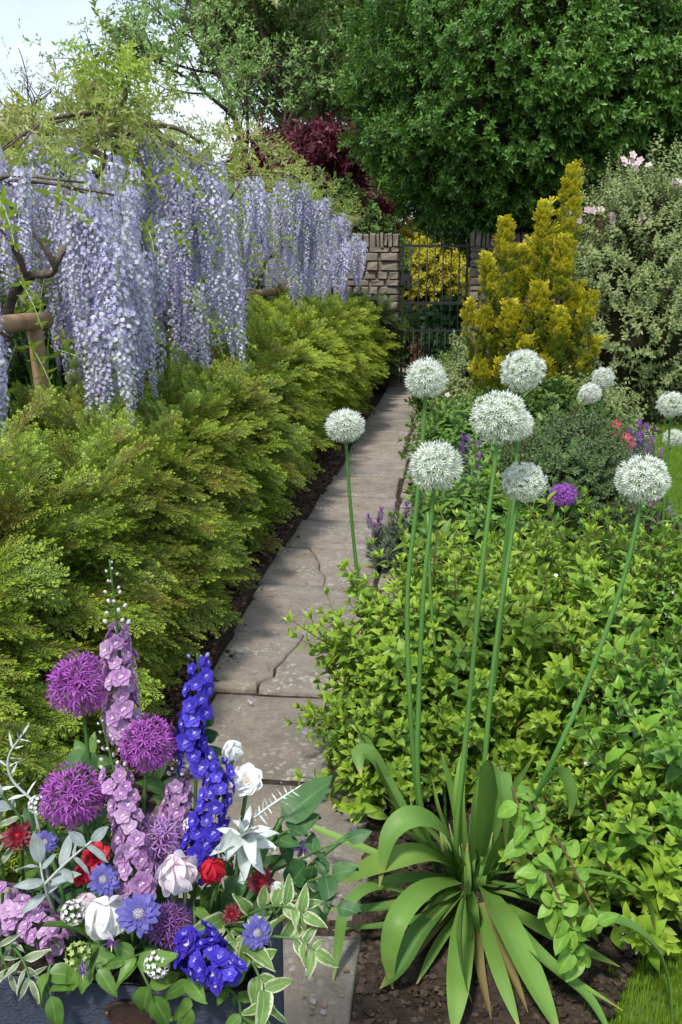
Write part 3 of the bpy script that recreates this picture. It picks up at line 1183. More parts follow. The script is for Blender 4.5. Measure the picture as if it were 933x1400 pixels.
def hedge_pt(y, s, inset=0.0, face=-1.13):
    """s in 0..1 runs up the path face, over the shoulder and back across the top"""
    H = hedge_h(y)
    R = .22
    face += .04 * math.exp(-(y - 8) ** 2 / 3) + .12 * max(0, (y - 7) / 6) + .05 * nz((y, 0, 0), .6)
    back = -1.92
    l1, l2, l3 = H - R - .12, R * math.pi / 2, -(back - (face - R))
    t = s * (l1 + l2 + l3)
    if t < l1:
        z = .12 + t
        p, n = Vector((face + .07 * math.sin(math.pi * t / l1) - .05 * (1 - t / l1), y, z)), Vector((1, 0, .12))
    elif t < l1 + l2:
        a = (t - l1) / R
        p, n = Vector((face - R + R * math.cos(a), y, H - R + R * math.sin(a))), Vector((math.cos(a), 0, math.sin(a)))
    else:
        p, n = Vector((face - R - (t - l1 - l2), y, H)), Vector((0, 0, 1))
    n.normalize()
    k = .16 * nz(p, 1.6) + .20 * nz(p, 4.6, 5)
    return p + n * (k - inset), n


def hedge(label, y0, y1, n, mlist, key, size, n_parts, seed, face=-1.13, group='yew hedge sections along the path'):
    h = thing('yew_hedge', label, 'hedge', (-1.45, (y0 + y1) / 2, 0), group)
    r = random.Random(seed)
    # dark core added within the hedge to block light
    V, F = [], []
    nyy, ns = int((y1 - y0) / .12) + 1, 16
    for j in range(nyy + 1):
        y = y0 + (y1 - y0) * j / nyy
        row = [(-1.2, y, -.02)] + [tuple(hedge_pt(y, i / (ns - 1), .17, face)[0]) for i in range(ns)] + [(-1.9, y, -.02)]
        V += row
    m = ns + 2
    for j in range(nyy):
        for i in range(m - 1):
            F.append((j * m + i, j * m + i + 1, (j + 1) * m + i + 1, (j + 1) * m + i))
    F.append(tuple(range(m)))
    F.append(tuple(reversed(range(nyy * m, nyy * m + m))))
    mb = MB()
    mb.add(V, F)
    part('light_block_core', mb.mesh('light_block_core', [M_core]), h)
    for k in range(int((y1 - y0) * 2.5)):
        y = r.uniform(y0, y1)
        mb = MB()
        mb.tube([(-1.25, y, -.03), (-1.2 + r.uniform(-.1, .1), y + r.uniform(-.1, .1), .25), (-1.15, y + r.uniform(-.15, .15), .6)], [.016, .013, .006], 5)
        part('stem', mb.mesh('stem', [M_bark]), h)
    items = []
    for k in range(n):          # boughs: flat fans of sprays reaching out and drooping at the tip
        y = r.uniform(y0, y1)
        s = r.random() ** .92
        p, nn = hedge_pt(y, s, .16 + .06 * r.random(), face)
        d = (nn + Vector((r.uniform(-.2, .2), r.uniform(-.75, .6), r.uniform(-.1, .5)))).normalized()
        up = (Vector((.25, -.1, 1)) + rdir(r) * .35)
        m3 = frame(d, up)
        L = r.uniform(.16, .30)
        dr = r.uniform(.1, .5)
        ns = r.randint(6, 9)
        for q in range(ns):
            t = .25 + .75 * q / (ns - 1)
            sd = (-1) ** q * r.uniform(.5, 1.0) * (1.15 - t)
            loc = p + m3 @ Vector((0, L * t, -dr * L * t * t))
            dd = m3 @ Vector((sd, .75 + .3 * t, -dr * t + r.uniform(-.2, .2)))
            items.append((loc, frame(dd, up + rdir(r) * .3), size * r.uniform(.6, 1.15) * (1.1 - .3 * t)))
    scatter(h, 'spray', key, mlist, items, n_parts, 'spray_mass', seed)
    return h


hedge('yew hedge section with bronzed yellow green sprays beside the flower planter', 0.9, 6.6, 1550, YEW_M, 'yew', .142, 300, 21)
hedge('taller bright yellow green yew hedge section beneath the wisteria', 6.6, 12.5, 1150, YEWF_M, 'yewfar', .155, 250, 22)
hedge('dark shaded yew hedge end against the wall by the gate', 12.5, 13.55, 230, YEWD_M, 'yewshade', .16, 60, 23, face=-.96)

# ================================================================== WISTERIA
def raceme(seed, L, R):
    r = random.Random(seed)
    mb = MB()
    mb.tube([(0, 0, 0), (0, L * .5, .01), (0, L, 0)], [.003, .0025, .001], 3, 3, cap=False)
    n = int(L * 320)
    for k in range(n):
        t = .04 + .96 * (k / n)
        rad = R * (1 - .85 * t ** 1.25) * r.uniform(.55, 1.1)
        if t < .1:
            rad *= .6
        az = k * 2.39996 + r.uniform(-.4, .4)
        o = Vector((math.cos(az), 0, math.sin(az)))
        p = Vector((0, L * t, 0)) + o * rad
        sz = (.0165 - .009 * t ** 2) * r.uniform(.8, 1.25)
        nn = (o + Vector((0, -.35, 0)) + rdir(r) * .5).normalized()
        m = face_to(nn)
        mt = 2 if (r.random() < .42) else 0
        if t > .85:
            mt = 1
        # banner: bent petal of two quads, keel below
        mb.inst((np.array([(-.5, 0, .1), (0, -.1, 0), (.5, 0, .1), (-.45, .75, -.15), (0, .95, -.1), (.45, .75, -.15)], float) * np.array([1, 1, 1]), [(0, 1, 4, 3), (1, 2, 5, 4)], [mt] * 2, np.array([(0, 0), (.5, 0), (1, 0), (0, 1), (.5, 1), (1, 1)], float)), xf(p, m @ Matrix.Rotation(r.uniform(-.6, .6), 3, 'Z'), sz * 1.15))
        mb.inst((np.array([(-.22, -.1, .05), (.22, -.1, .05), (.0, -.55, .45), (0, .05, .5)], float), [(0, 2, 3), (1, 3, 2)], [1] * 2, np.full((4, 2), .5)), xf(p, m, sz))
        if k % 3 == 0:
            mb.tube([Vector((0, L * (t - .01), 0)), p], [.0012, .001], 3, 3, cap=False)
    bend = r.uniform(-.07, .07)
    for v_ in mb.v:
        v_[:, 0] += bend * (v_[:, 1] / L) ** 2
        v_[:, 2] += .6 * bend * np.sin(v_[:, 1] / L * 3)
    return mb.mesh('raceme', [M_lilac, M_violet, M_wpale, M_ped])


RAC = [raceme(1, .42, .052), raceme(2, .55, .058), raceme(3, .68, .062), raceme(4, .82, .062), raceme(5, .5, .06)]
WSPR = [shoot(100 + s, 6, .30, .34, 1.15, 1, 'lance', .5, droop=.35) for s in range(3)]
WSPR_M = meshes(WSPR, 'wisteria_leaf', [M_wleaf, M_ped])
WTAN_M = meshes([cluster(110 + s, 14, .36, .28, 'lance') for s in range(3)], 'young_leaf', [M_wtan, M_ped])


def pxl(p):
    d = Vector(p) - CAMP
    a = d.dot(CF)
    return 466.5 + FPX * d.dot(CR) / a, 700 - FPX * d.dot(CU) / a


def blocked(p):
    """keeps the racemes from growing through the open space round the fence post"""
    x, y = pxl(p)
    return p[1] < 5.2 and ((38 < x < 92 and 418 < y < 600) or (0 < x < 70 and 410 < y < 465)) or (p[1] < 10.5 and 330 < x < 400 and 378 < y < 440)


def wisteria(label, c, rx, ry, ztop, zdrop, zmin, n_rac, n_tan, n_leaf, seed, trunk, limbs, dens_front=0.6):
    r = random.Random(seed)
    base = Vector((trunk[0][0], trunk[0][1], 0))
    w = thing('wisteria_tree', label, 'tree', base, 'wisteria standards behind the hedge')
    mb = MB()
    q = spline(trunk, 6)
    mb.tube(q, [.046 * (1 - .88 * i / len(q)) * (1 + .22 * math.sin(i * 1.9) + .15 * math.sin(i * 4.3)) for i in range(len(q))], 9)
    part('trunk', mb.mesh('trunk', [M_wbark]), w)
    for lb in limbs:
        mb = MB()
        q = spline(lb, 5)
        mb.tube(q, [.018 * (1 - .75 * i / len(q)) * (1 + .15 * math.sin(i * 2.7)) + .004 for i in range(len(q))], 6)
        part('limb', mb.mesh('limb', [M_wbark]), w)
    crown = Vector(trunk[-1])
    for k in range(12):      # umbrella of arching twigs
        a = k * .524 + r.uniform(-.2, .2)
        e = Vector((c[0] + rx * math.cos(a) * .95, c[1] + ry * math.sin(a) * .95, ztop - zdrop * .8))
        md = crown.lerp(e, .5) + Vector((r.uniform(-.1, .1), r.uniform(-.1, .1), .03))
        mb = MB()
        q = spline([crown, md, e], 5)
        mb.tube(q, [.010 * (1 - .75 * i / len(q)) + .002 for i in range(len(q))], 5)
        part('twig', mb.mesh('twig', [M_wbark]), w)
    cents = []
    for k in range(34):
        a = r.uniform(0, 2 * math.pi)
        d = math.sqrt(r.random()) if r.random() > dens_front else r.uniform(.72, 1.05)
        cents.append((a, d, 0 if r.random() < .58 else r.uniform(.25, .95)))
    for k in range(n_rac):
        a, d, low = cents[r.randrange(34)]
        x, y = c[0] + rx * d * math.cos(a) + r.gauss(0, .075), c[1] + ry * d * math.sin(a) + r.gauss(0, .085)
        z = ztop - zdrop * d * d - low - abs(r.gauss(0, .12))
        i = r.randrange(5)
        L = (.42, .55, .68, .82, .5)[i]
        s = r.uniform(.85, 1.12)
        if z - L * s < zmin:
            z = zmin + L * s + r.uniform(0, .1)
        if any(blocked((x, y, z - L * s * u)) for u in (.0, .25, .5, .75, 1.0)):
            continue
        m = frame(Vector((r.uniform(-.05, .05), r.uniform(-.05, .05), -1)), Vector((1, 0, 0)), r.uniform(0, 6.28))
        part('raceme', RAC[i], w, xf((x, y, z), m, (s, s, s)))
    items = []
    for k in range(n_tan):
        a = r.uniform(0, 2 * math.pi)
        d = math.sqrt(r.random())
        p = Vector((c[0] + rx * d * math.cos(a), c[1] + ry * d * math.sin(a), ztop + .05 - zdrop * d * d + r.uniform(-.1, .12)))
        dr = Vector((math.cos(a) * .6, math.sin(a) * .6, r.uniform(-.9, .5)))
        items.append((p, frame(dr, rdir(r)), r.uniform(.10, .19)))
    scatter(w, 'young_leaf', 'wtan', WTAN_M, items, 0, 'young_leaf_mass', seed)
    for k in range(n_leaf):
        a = r.uniform(0, 2 * math.pi)
        d = r.uniform(.5, 1.05)
        p = Vector((c[0] + rx * d * math.cos(a), c[1] + ry * d * math.sin(a), ztop - zdrop * d * d - r.random() ** 1.5 * 1.1))
        dr = Vector((math.cos(a), math.sin(a), r.uniform(-1.2, -.1)))
        part('leaf', WSPR_M[r.randrange(3)], w, xf(p, frame(dr, (0, 0, 1), r.uniform(-.5, .5)), r.uniform(.16, .27)))
    return w


# the near standard, its trunk leaning at the left
wisteria('wisteria standard by the sawn fence rail, trunk leaning, long lilac racemes', (-2.25, 4.35), .72, .95, 2.24, .34, .86, 190, 50, 45, 31,
         [(-2.45, 4.75, -.1), (-2.42, 4.75, .7), tuple(P(12, 425, 4.8)), tuple(P(40, 380, 4.7)), tuple(P(75, 362, 4.6)), (-2.15, 4.5, 2.0)],
         [[tuple(P(40, 380, 4.7)), tuple(P(20, 340, 4.6)), tuple(P(-10, 290, 4.5))], [tuple(P(75, 362, 4.6)), tuple(P(95, 320, 4.7)), tuple(P(90, 260, 4.9))]])
w2 = wisteria('wisteria standard with bright leaf tuft on top and twisted bare limbs', (-2.12, 6.1), .72, 1.15, 2.50, .36, .66, 250, 130, 190, 32,
              [(-2.5, 6.3, -.1), (-2.48, 6.3, .8), tuple(P(85, 330, 6.3)), tuple(P(112, 262, 6.2)), tuple(P(150, 218, 6.1)), tuple(P(166, 190, 6.05)), tuple(P(160, 150, 6.0))],
              [[tuple(P(166, 190, 6.05)), tuple(P(185, 205, 6.0)), tuple(P(196, 240, 5.9)), tuple(P(182, 262, 5.85))],
               [tuple(P(160, 160, 6.0)), tuple(P(130, 140, 6.0)), tuple(P(128, 110, 6.0))],
               [tuple(P(160, 160, 6.0)), tuple(P(172, 130, 6.0)), tuple(P(165, 100, 6.0))],
               [tuple(P(166, 185, 6.0)), tuple(P(120, 178, 6.0)), tuple(P(60, 183, 5.9)), tuple(P(20, 184, 5.8))],
               [tuple(P(166, 185, 6.0)), tuple(P(200, 172, 6.0)), tuple(P(240, 175, 6.1)), tuple(P(275, 195, 6.2))],
               [tuple(P(150, 218, 6.1)), tuple(P(110, 200, 6.2)), tuple(P(90, 220, 6.2))]])
rr = random.Random(77)
for k in range(46):      # the bright tuft of leaves at its top
    p = P(rr.uniform(105, 200), rr.uniform(72, 120), 6.0 + rr.uniform(-.25, .25))
    part('leaf', WSPR_M[rr.randrange(3)], w2, xf(p, frame(Vector((rr.uniform(-.7, .7), rr.uniform(-.7, .4), rr.uniform(-1.0, .35))), (0, 0, 1), rr.uniform(-.5, .5)), rr.uniform(.16, .26)))
items = []
for k in range(160):
    p = P(rr.gauss(150, 45), rr.gauss(165, 28), 6.0 + rr.uniform(-.4, .4))
    items.append((p, frame(rdir(rr), rdir(rr)), rr.uniform(.10, .18)))
scatter(w2, 'young_leaf', 'wtan', WTAN_M, items, 0, 'crown_young_leaf_mass', 5)
wisteria('wisteria standard with dense lilac racemes midway along the hedge', (-2.0, 8.7), .72, 1.25, 2.72, .42, 1.05, 220, 200, 70, 33,
         [(-2.5, 8.8, -.1), (-2.45, 8.8, 1.0), (-2.3, 8.7, 1.7), (-2.1, 8.7, 2.4)], [[(-2.3, 8.7, 1.7), (-2.0, 8.3, 2.0), (-1.7, 8.0, 2.3)]])
wisteria('wisteria standard with drooping racemes reaching the stone wall near the gate', (-1.85, 11.5), .78, 1.5, 2.66, .62, 1.05, 240, 230, 20, 34,
         [(-2.4, 11.7, -.1), (-2.4, 11.7, 1.0), (-2.2, 11.6, 1.7), (-1.9, 11.5, 2.35)], [[(-2.2, 11.6, 1.7), (-1.8, 11.2, 2.0), (-1.5, 10.9, 2.2)]])

# ---- sword-leaved irises and shrubs behind the hedge
def blades(name, label, cat, c, n, h, spread, seed, wid=.03, group=None):
    r = random.Random(seed)
    t = thing(name, label, cat, (c[0], c[1], 0), group)
    for k in range(n):
        a = r.uniform(0, 6.28)
        b = Vector((c[0] + r.gauss(0, spread), c[1] + r.gauss(0, spread * 1.6), 0))
        hh = h * r.uniform(.7, 1.1)
        o = Vector((math.cos(a), math.sin(a), 0))
        pts = spline([b, b + Vector((0, 0, hh * .5)) + o * .03, b + Vector((0, 0, hh)) + o * hh * r.uniform(.05, .22)], 4)
        mb = MB()
        mb.ribbon(pts, [wid * (1 - (i / (len(pts) - 1)) ** 2.5) + .002 for i in range(len(pts))], o.cross(Vector((0, 0, 1))), .25)
        part('leaf', mb.mesh('leaf', [M_iris]), t)
    return t


blades('iris_clump', 'tall sword leaved iris clump behind the hedge under the racemes', 'plant', (-2.25, 5.6), 34, 1.35, .16, 41, .035)
blades('iris_clump', 'blue green iris clump beside the fence post', 'plant', (-2.35, 4.95), 16, 1.0, .12, 42, .04)


SMALL_M = {}


def cl_mesh(key, cols, n=12, ll=.42, lw=.5, trans=.28, shape='ovate', tip=None, seed0=200, rough=.42):
    if key not in SMALL_M:
        m = leafmat('leaf_' + key, cols, trans=trans, tip=tip, rough=rough)
        SMALL_M[key] = meshes([cluster(seed0 + s, n, ll, lw, shape) for s in range(3)], 'leaf_cluster', [m, M_twig])
    return SMALL_M[key]


def shrub(name, label, cat, c, rad, n, mlist, key, size, seed, n_parts=0, core=.78, group=None, lift=.4, bump=.2, bscale=1.6, inner=.28, face_cam=.7, jitter=.5, pname='leaf_cluster', stems=5, core_mat=None, zmin=.04):
    r = random.Random(seed)
    t = thing(name, label, cat, (c[0], c[1], 0), group)
    if core:
        part('light_block_core', lumpy(c, [q * core for q in rad], bump, bscale, .01, phase=seed * .37).mesh('light_block_core', [core_mat or M_core]), t)  # added dark core that stops light between the leaves
    for k in range(stems):
        a = k * 6.283 / max(1, stems) + r.uniform(-.3, .3)
        o = Vector((math.cos(a), math.sin(a), 0))
        mb = MB()
        sr = max(.006, rad[0] * .018)
        mb.tube([Vector((c[0], c[1], -.03)) + o * rad[0] * .08, Vector((c[0], c[1], c[2] * .6)) + o * rad[0] * .25, Vector(c) + o * rad[0] * .6 + Vector((0, 0, rad[2] * .4))], [sr, sr * .8, sr * .4], 5)
        part('stem', mb.mesh('stem', [M_bark]), t)
    items = ellipsoid_items(c, rad, n, r, size, lift, jitter, bump, bscale, zmin, inner, 1.0, .5, face_cam, seed * .37)
    scatter(t, pname, key, mlist, items, n_parts, pname + '_mass', seed)
    return t


GRN = cl_mesh('mixed_green', [(0.05, 0.11, 0.02), (0.09, 0.17, 0.03), (0.13, 0.22, 0.04)])
YGR = cl_mesh('yellow_green', [(0.28, 0.33, 0.03), (0.40, 0.42, 0.04), (0.48, 0.46, 0.05)], trans=.35, seed0=210)
GBR = cl_mesh('gold_bright', [(0.52, 0.50, 0.03), (0.68, 0.60, 0.04), (0.60, 0.60, 0.06)], trans=.45, seed0=220)
DRK = cl_mesh('deep_green', [(0.02, 0.045, 0.012), (0.035, 0.07, 0.018)], seed0=230)
for i, (x, y, z, rx, rz, n, ms, key, lab) in enumerate([
        (-3.3, 3.6, .7, .8, .85, 500, GRN, 'mixed_green', 'leafy green shrub behind the fence by the leaning wisteria trunk'),
        (-3.5, 5.4, .8, .9, 1.0, 650, GRN, 'mixed_green', 'leafy green shrub behind the iris clump'),
        (-3.9, 7.4, .8, 1.0, 1.1, 650, DRK, 'deep_green', 'dark shrub behind the wisteria with the leaf tuft'),
        (-3.6, 9.6, .9, 1.0, 1.1, 600, GRN, 'mixed_green', 'leafy green shrub behind the midway wisteria'),
        (-3.3, 12.0, .9, .9, 1.1, 600, DRK, 'deep_green', 'dark shrub in the wall corner behind the wisteria'),
        (-4.6, 9.2, 1.5, 1.3, 1.55, 1100, YGR, 'yellow_green', 'yellow green shrub rising behind the bare wisteria limbs')]):
    shrub('garden_shrub', lab, 'shrub', (x, y, z), (rx, rx, rz), n, ms, key, .2, 50 + i, group='shrubs behind the wisteria')

# ================================================================== CLIPPED EVERGREEN TREE
OAK_M = meshes([cluster(120 + s, 13, .36, .46) for s in range(4)], 'leafy_twig', [M_oak, M_twig])
tc_ = (1.62, 15.0, 4.15)
tr = thing('clipped_evergreen_tree', 'great round clipped dark evergreen tree overhanging the gate', 'tree', (1.75, 15.0, 0))
mb = MB()
mb.tube(spline([(1.75, 15, -.1), (1.8, 15, 1.2), (1.7, 15.05, 2.6), (1.62, 15, 4.2)], 5), [.24 - .006 * i for i in range(16)], 10)
part('trunk', mb.mesh('trunk', [M_bark]), tr)
rt = random.Random(9)
for k in range(9):
    a = k * .7
    mb = MB()
    e = Vector(tc_) + Vector((math.cos(a) * 2.2, math.sin(a) * 2.2, rt.uniform(-.8, 1.2)))
    mb.tube(spline([(1.7, 15, 2.2 + .12 * k), Vector((1.7, 15, 2.4 + .12 * k)).lerp(e, .5) + Vector((0, 0, .2)), e], 4), [.09 - .007 * i for i in range(9)], 6)
    part('limb', mb.mesh('limb', [M_bark]), tr)
RAD = (2.95, 2.95, 2.35)
part('crown_light_block', lumpy(tc_, [q * .88 for q in RAD], .16, 2.6, None, 56, 32, 2.0).mesh('crown_light_block', [M_core]), tr)  # dark shell added within the crown to stop light passing
items = ellipsoid_items(tc_, RAD, 19000, rt, .19, .25, .7, .16, 2.6, None, .14, 1.0, 1.0, .85, 2.0)
items = [q for q in items if not (q[0].z < 2.12 + .25 * nz(q[0], .8) and q[0].y < 14.2)]
scatter(tr, 'leafy_twig', 'oak', OAK_M, items, 200, 'leafy_twig_mass', 9)

# ================================================================== TREES BEYOND THE WALL
def grow(mb, p, d, L, rad, depth, tips, r, spread=.6, seg=3, up=.15):
    pts = [Vector(p)]
    dd = Vector(d).normalized()
    for i in range(seg):
        dd = (dd + rdir(r) * .18 + Vector((0, 0, up * .3))).normalized()
        pts.append(pts[-1] + dd * (L / seg))
    mb.tube(pts, [rad * (1 - .45 * i / seg) for i in range(seg + 1)], 6 if depth > 1 else 4, cap=False)
    if depth == 0:
        tips += pts[1:]
        return
    if depth == 1:
        tips.append(pts[-1])
    n = 3 if depth > 1 else 4
    for k in range(n):
        a = (dd + rdir(r) * spread + Vector((0, 0, up))).normalized()
        q = pts[-1] if k == 0 else pts[r.randint(1, seg)]
        grow(mb, q, a, L * r.uniform(.6, .8), rad * .55, depth - 1, tips, r, spread, seg, up)


def tree(name, label, base, h, mlist, key, size, per, seed, rad=.15, depth=4, spread=.75, jit=.4, up=.12, first=.38, lean=(0, 0, 1), group='trees beyond the wall', seg=3):
    r = random.Random(seed)
    t = thing(name, label, 'tree', base, group)
    mb, tips = MB(), []
    b = Vector(base)
    mb.tube([b, b + Vector(lean) * h * first * .5, b + Vector(lean) * h * first], [rad * 1.2, rad, rad * .85], 8)
    for k in range(4):
        a = k * 1.57 + r.uniform(-.4, .4)
        grow(mb, b + Vector(lean) * h * first * r.uniform(.75, 1.0), Vector((math.cos(a) * .75, math.sin(a) * .75, 1)), h * .27, rad * .6, depth - 1, tips, r, spread, seg, up)
    grow(mb, b + Vector(lean) * h * first, Vector(lean), h * .27, rad * .7, depth - 1, tips, r, spread, seg, up)
    part('trunk', mb.mesh('trunk', [M_bark]), t)
    items = []
    for q in tips:
        for k in range(per):
            items.append((q + rdir(r) * jit * r.random(), frame(rdir(r) + Vector((0, 0, .2)), rdir(r)), size * r.uniform(.7, 1.3)))
    scatter(t, 'leaf_cluster', key, mlist, items, 0, 'crown', seed)
    return t


LT = cl_mesh('light_tree', [(0.26, 0.44, 0.13), (0.33, 0.52, 0.16), (0.38, 0.56, 0.2)], n=6, ll=.42, trans=.45, seed0=240)
MT = cl_mesh('olive_tree', [(0.13, 0.23, 0.06), (0.19, 0.30, 0.075), (0.26, 0.35, 0.10), (0.27, 0.32, 0.12)], n=12, ll=.3, trans=.35, seed0=250)
RT = cl_mesh('purple_maple', [(0.075, 0.012, 0.024), (0.115, 0.018, 0.032), (0.15, 0.024, 0.04)], n=12, ll=.45, lw=.4, trans=.3, seed0=260)
PT = cl_mesh('pale_spring_tree', [(0.42, 0.44, 0.30), (0.52, 0.52, 0.42), (0.36, 0.40, 0.20)], n=7, ll=.3, trans=.35, seed0=270)


def at(x, y, Y, z0=0.0):
    p = P(x, y, Y)
    return (p.x, p.y, z0)


tree('tall_tree', 'airy light green tree with sky showing through its branches', at(338, 100, 25), 9.3, LT, 'light_tree', .28, 4, 61, .16, 4, .85, .5)
tree('tall_tree', 'dense olive green tree between the airy tree and the evergreen', at(435, 100, 27), 11.5, MT, 'olive_tree', .5, 9, 62, .25, 4, .8, .75)
tree('tall_tree', 'second dense olive green tree overlapping the first behind the maple', at(495, 100, 31), 11.5, MT, 'olive_tree', .5, 7, 63, .25, 4, .8, .75)
tree('maple_tree', 'purple red maple showing over the wisteria', at(418, 200, 20), 4.3, RT, 'purple_maple', .30, 8, 64, .10, 4, .8, .35)
tree('maple_tree', 'small purple red maple beside the airy tree', at(345, 215, 21), 4.2, RT, 'purple_maple', .26, 6, 68, .06, 3, .8, .3)
tree('tall_tree', 'thin pale spring tree with bare looking twigs behind the wisteria', at(55, 130, 17), 4.9, PT, 'pale_spring_tree', .2, 1, 65, .09, 4, .95, .4)
shrub('yellow_shrub', 'golden yellow shrub glowing behind the near wisteria', 'shrub', (-4.15, 8.0, 1.75), (.85, .85, .95), 900, YGR, 'yellow_green', .19, 67, group=None)
for i, (x, y, rx, z, ms, key, lab) in enumerate([
        (-7.5, 17.5, 1.7, 1.7, GRN, 'mixed_green', 'green shrub beyond the wall behind the pale spring tree'),
        (-4.6, 18.5, 1.7, 1.7, GRN, 'mixed_green', 'green shrub beyond the wall below the airy tree'),
        (-2.3, 18.5, 1.4, 1.6, GRN, 'mixed_green', 'green shrub beyond the wall below the purple maple'),
        (4.8, 14.9, 1.5, 1.6, DRK, 'deep_green', 'dark shrub against the wall behind the lawn'),
        (3.6, 12.2, 1.0, 1.0, DRK, 'deep_green', 'dark shrub at the far edge of the lawn')]):
    shrub('far_shrub', lab, 'shrub', (x, y, z * .85), (rx, rx, z), 900, ms, key, .26, 70 + i, group='shrubs beyond the border')
# through the gate
shrub('golden_shrub', 'bright golden shrub glowing beyond the gate', 'shrub', (-.75, 21.2, 1.4), (1.15, .8, 1.1), 2000, GBR, 'gold_bright', .2, 80)
shrub('broadleaf_shrub', 'deep green broad leaved shrub just beyond the gate bars', 'shrub', (.16, 15.2, .5), (.40, .4, .52), 360, cl_mesh('emerald', [(0.04, 0.13, 0.04), (0.06, 0.18, 0.05)], n=9, ll=.6, lw=.6, seed0=280), 'emerald', .2, 81)
shrub('low_shrub', 'low mixed shrub beneath the golden shrub beyond the gate', 'shrub', (-.5, 16.3, .4), (.42, .4, .5), 300, GRN, 'mixed_green', .18, 82)
shrub('low_shrub', 'russet shrub low beyond the gate', 'shrub', (-.2, 15.6, .2), (.3, .3, .36), 260, cl_mesh('russet', [(0.16, 0.07, 0.045), (0.2, 0.11, 0.06), (0.1, 0.1, 0.04)], seed0=290), 'russet', .14, 83)

# ================================================================== BORDER SHRUBS
# golden upright yew: a sheaf of columns
gy_ = thing('golden_yew', 'golden upright yew of feathery columns in the border', 'shrub', (.68, 7.5, 0))
rg = random.Random(12)
items, itemg = [], []
for (x, y, rpx, dy) in [(690, 305, 20, 0), (712, 345, 17, .1), (667, 355, 18, .12), (747, 285, 22, .05), (783, 232, 20, .1), (772, 330, 22, -.1), (738, 395, 26, -.2), (790, 395, 20, 0), (808, 405, 14, -.1), (765, 430, 26, -.28), (700, 420, 28, -.15), (662, 430, 20, 0), (775, 530, 15, -.35), (690, 500, 24, -.2), (745, 500, 26, -.3), (655, 500, 16, -.1), (815, 470, 12, -.05), (640, 420, 14, .1), (728, 330, 13, .12), (720, 470, 16, -.3)]:
    top = P(x, y, 7.5 + dy)
    R = rpx * m_per_px(top) * .78
    b = Vector((.68 + (top.x - .68) * .55, 7.5 + dy * .5, .1))
    mb = MB()
    mb.tube([b, b.lerp(top, .5), top - Vector((0, 0, .05))], [.022, .014, .004], 5)
    part('column_stem', mb.mesh('column_stem', [M_bark]), gy_)
    n = int(520 * (top.z / 2) * (R / .12))
    for k in range(n):
        t = rg.random() ** .8
        t = .12 + .88 * t
        a = rg.uniform(0, 6.28)
        wob = (1.15 - .45 * t) * (1 + .35 * nz((t * 9, x, a), 1.0))
        rr_ = R * wob * (1.0 if t < .8 else math.sqrt(max(.02, (1 - t) / .2))) * rg.uniform(.25, 1)
        o = Vector((math.cos(a), math.sin(a), 0))
        p = b.lerp(top, t) + o * rr_
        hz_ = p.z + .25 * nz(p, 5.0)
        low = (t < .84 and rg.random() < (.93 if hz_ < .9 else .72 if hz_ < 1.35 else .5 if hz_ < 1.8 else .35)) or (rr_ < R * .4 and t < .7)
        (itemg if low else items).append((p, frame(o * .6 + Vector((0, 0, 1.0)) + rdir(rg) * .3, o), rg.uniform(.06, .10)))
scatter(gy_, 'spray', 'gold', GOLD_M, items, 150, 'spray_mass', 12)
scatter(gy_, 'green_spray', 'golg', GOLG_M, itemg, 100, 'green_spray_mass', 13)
part('light_block_core', lumpy((.68, 7.5, .75), (.30, .26, .7), .2, 2, .02).mesh('light_block_core', [M_core]), gy_)  # dark body added among the columns to block light

VAR_M = meshes([shoot(130 + s, 5, .30, .42, 1.0, 1, 'ovate', .35) for s in range(3)], 'variegated_shoot', [M_var, M_twig])


def blossom_mesh(name, cols, n=5, w=.62, cup=.35, eye=(0.5, .45, .2)):
    m = leafmat('petal_' + name, cols, trans=.3, rough=.6, spec=.15)
    e = leafmat('eye_' + name, [eye, eye], trans=0, rough=.7)
    mb = MB()
    for k in range(n):
        a = k * 2 * math.pi / n
        d = Vector((math.cos(a), math.sin(a), cup))
        mb.inst(leaf_t(1.0, w * 1.3, 3, .2, .25, 'round'), xf((0, 0, 0), frame(d, (0, 0, 1))))
    mb.inst(lumpy((0, 0, .12), (.2, .2, .14), .1, 1, None, 6, 4).tmpl(), Matrix.Identity(4), 1)
    return mb.mesh(name, [m, e])


BL_PINK = blossom_mesh('pale_pink_blossom', [(.62, .42, .48), (.72, .55, .60), (.76, .66, .68)])
BL_ROSE = blossom_mesh('rose_blossom', [(.45, .04, .14), (.58, .08, .22), (.50, .06, .10)])
BL_FUCH = blossom_mesh('fuchsia_blossom', [(.42, .04, .30), (.55, .08, .42)])
BL_WHITE = blossom_mesh('white_blossom', [(.78, .80, .74), (.82, .82, .78)])

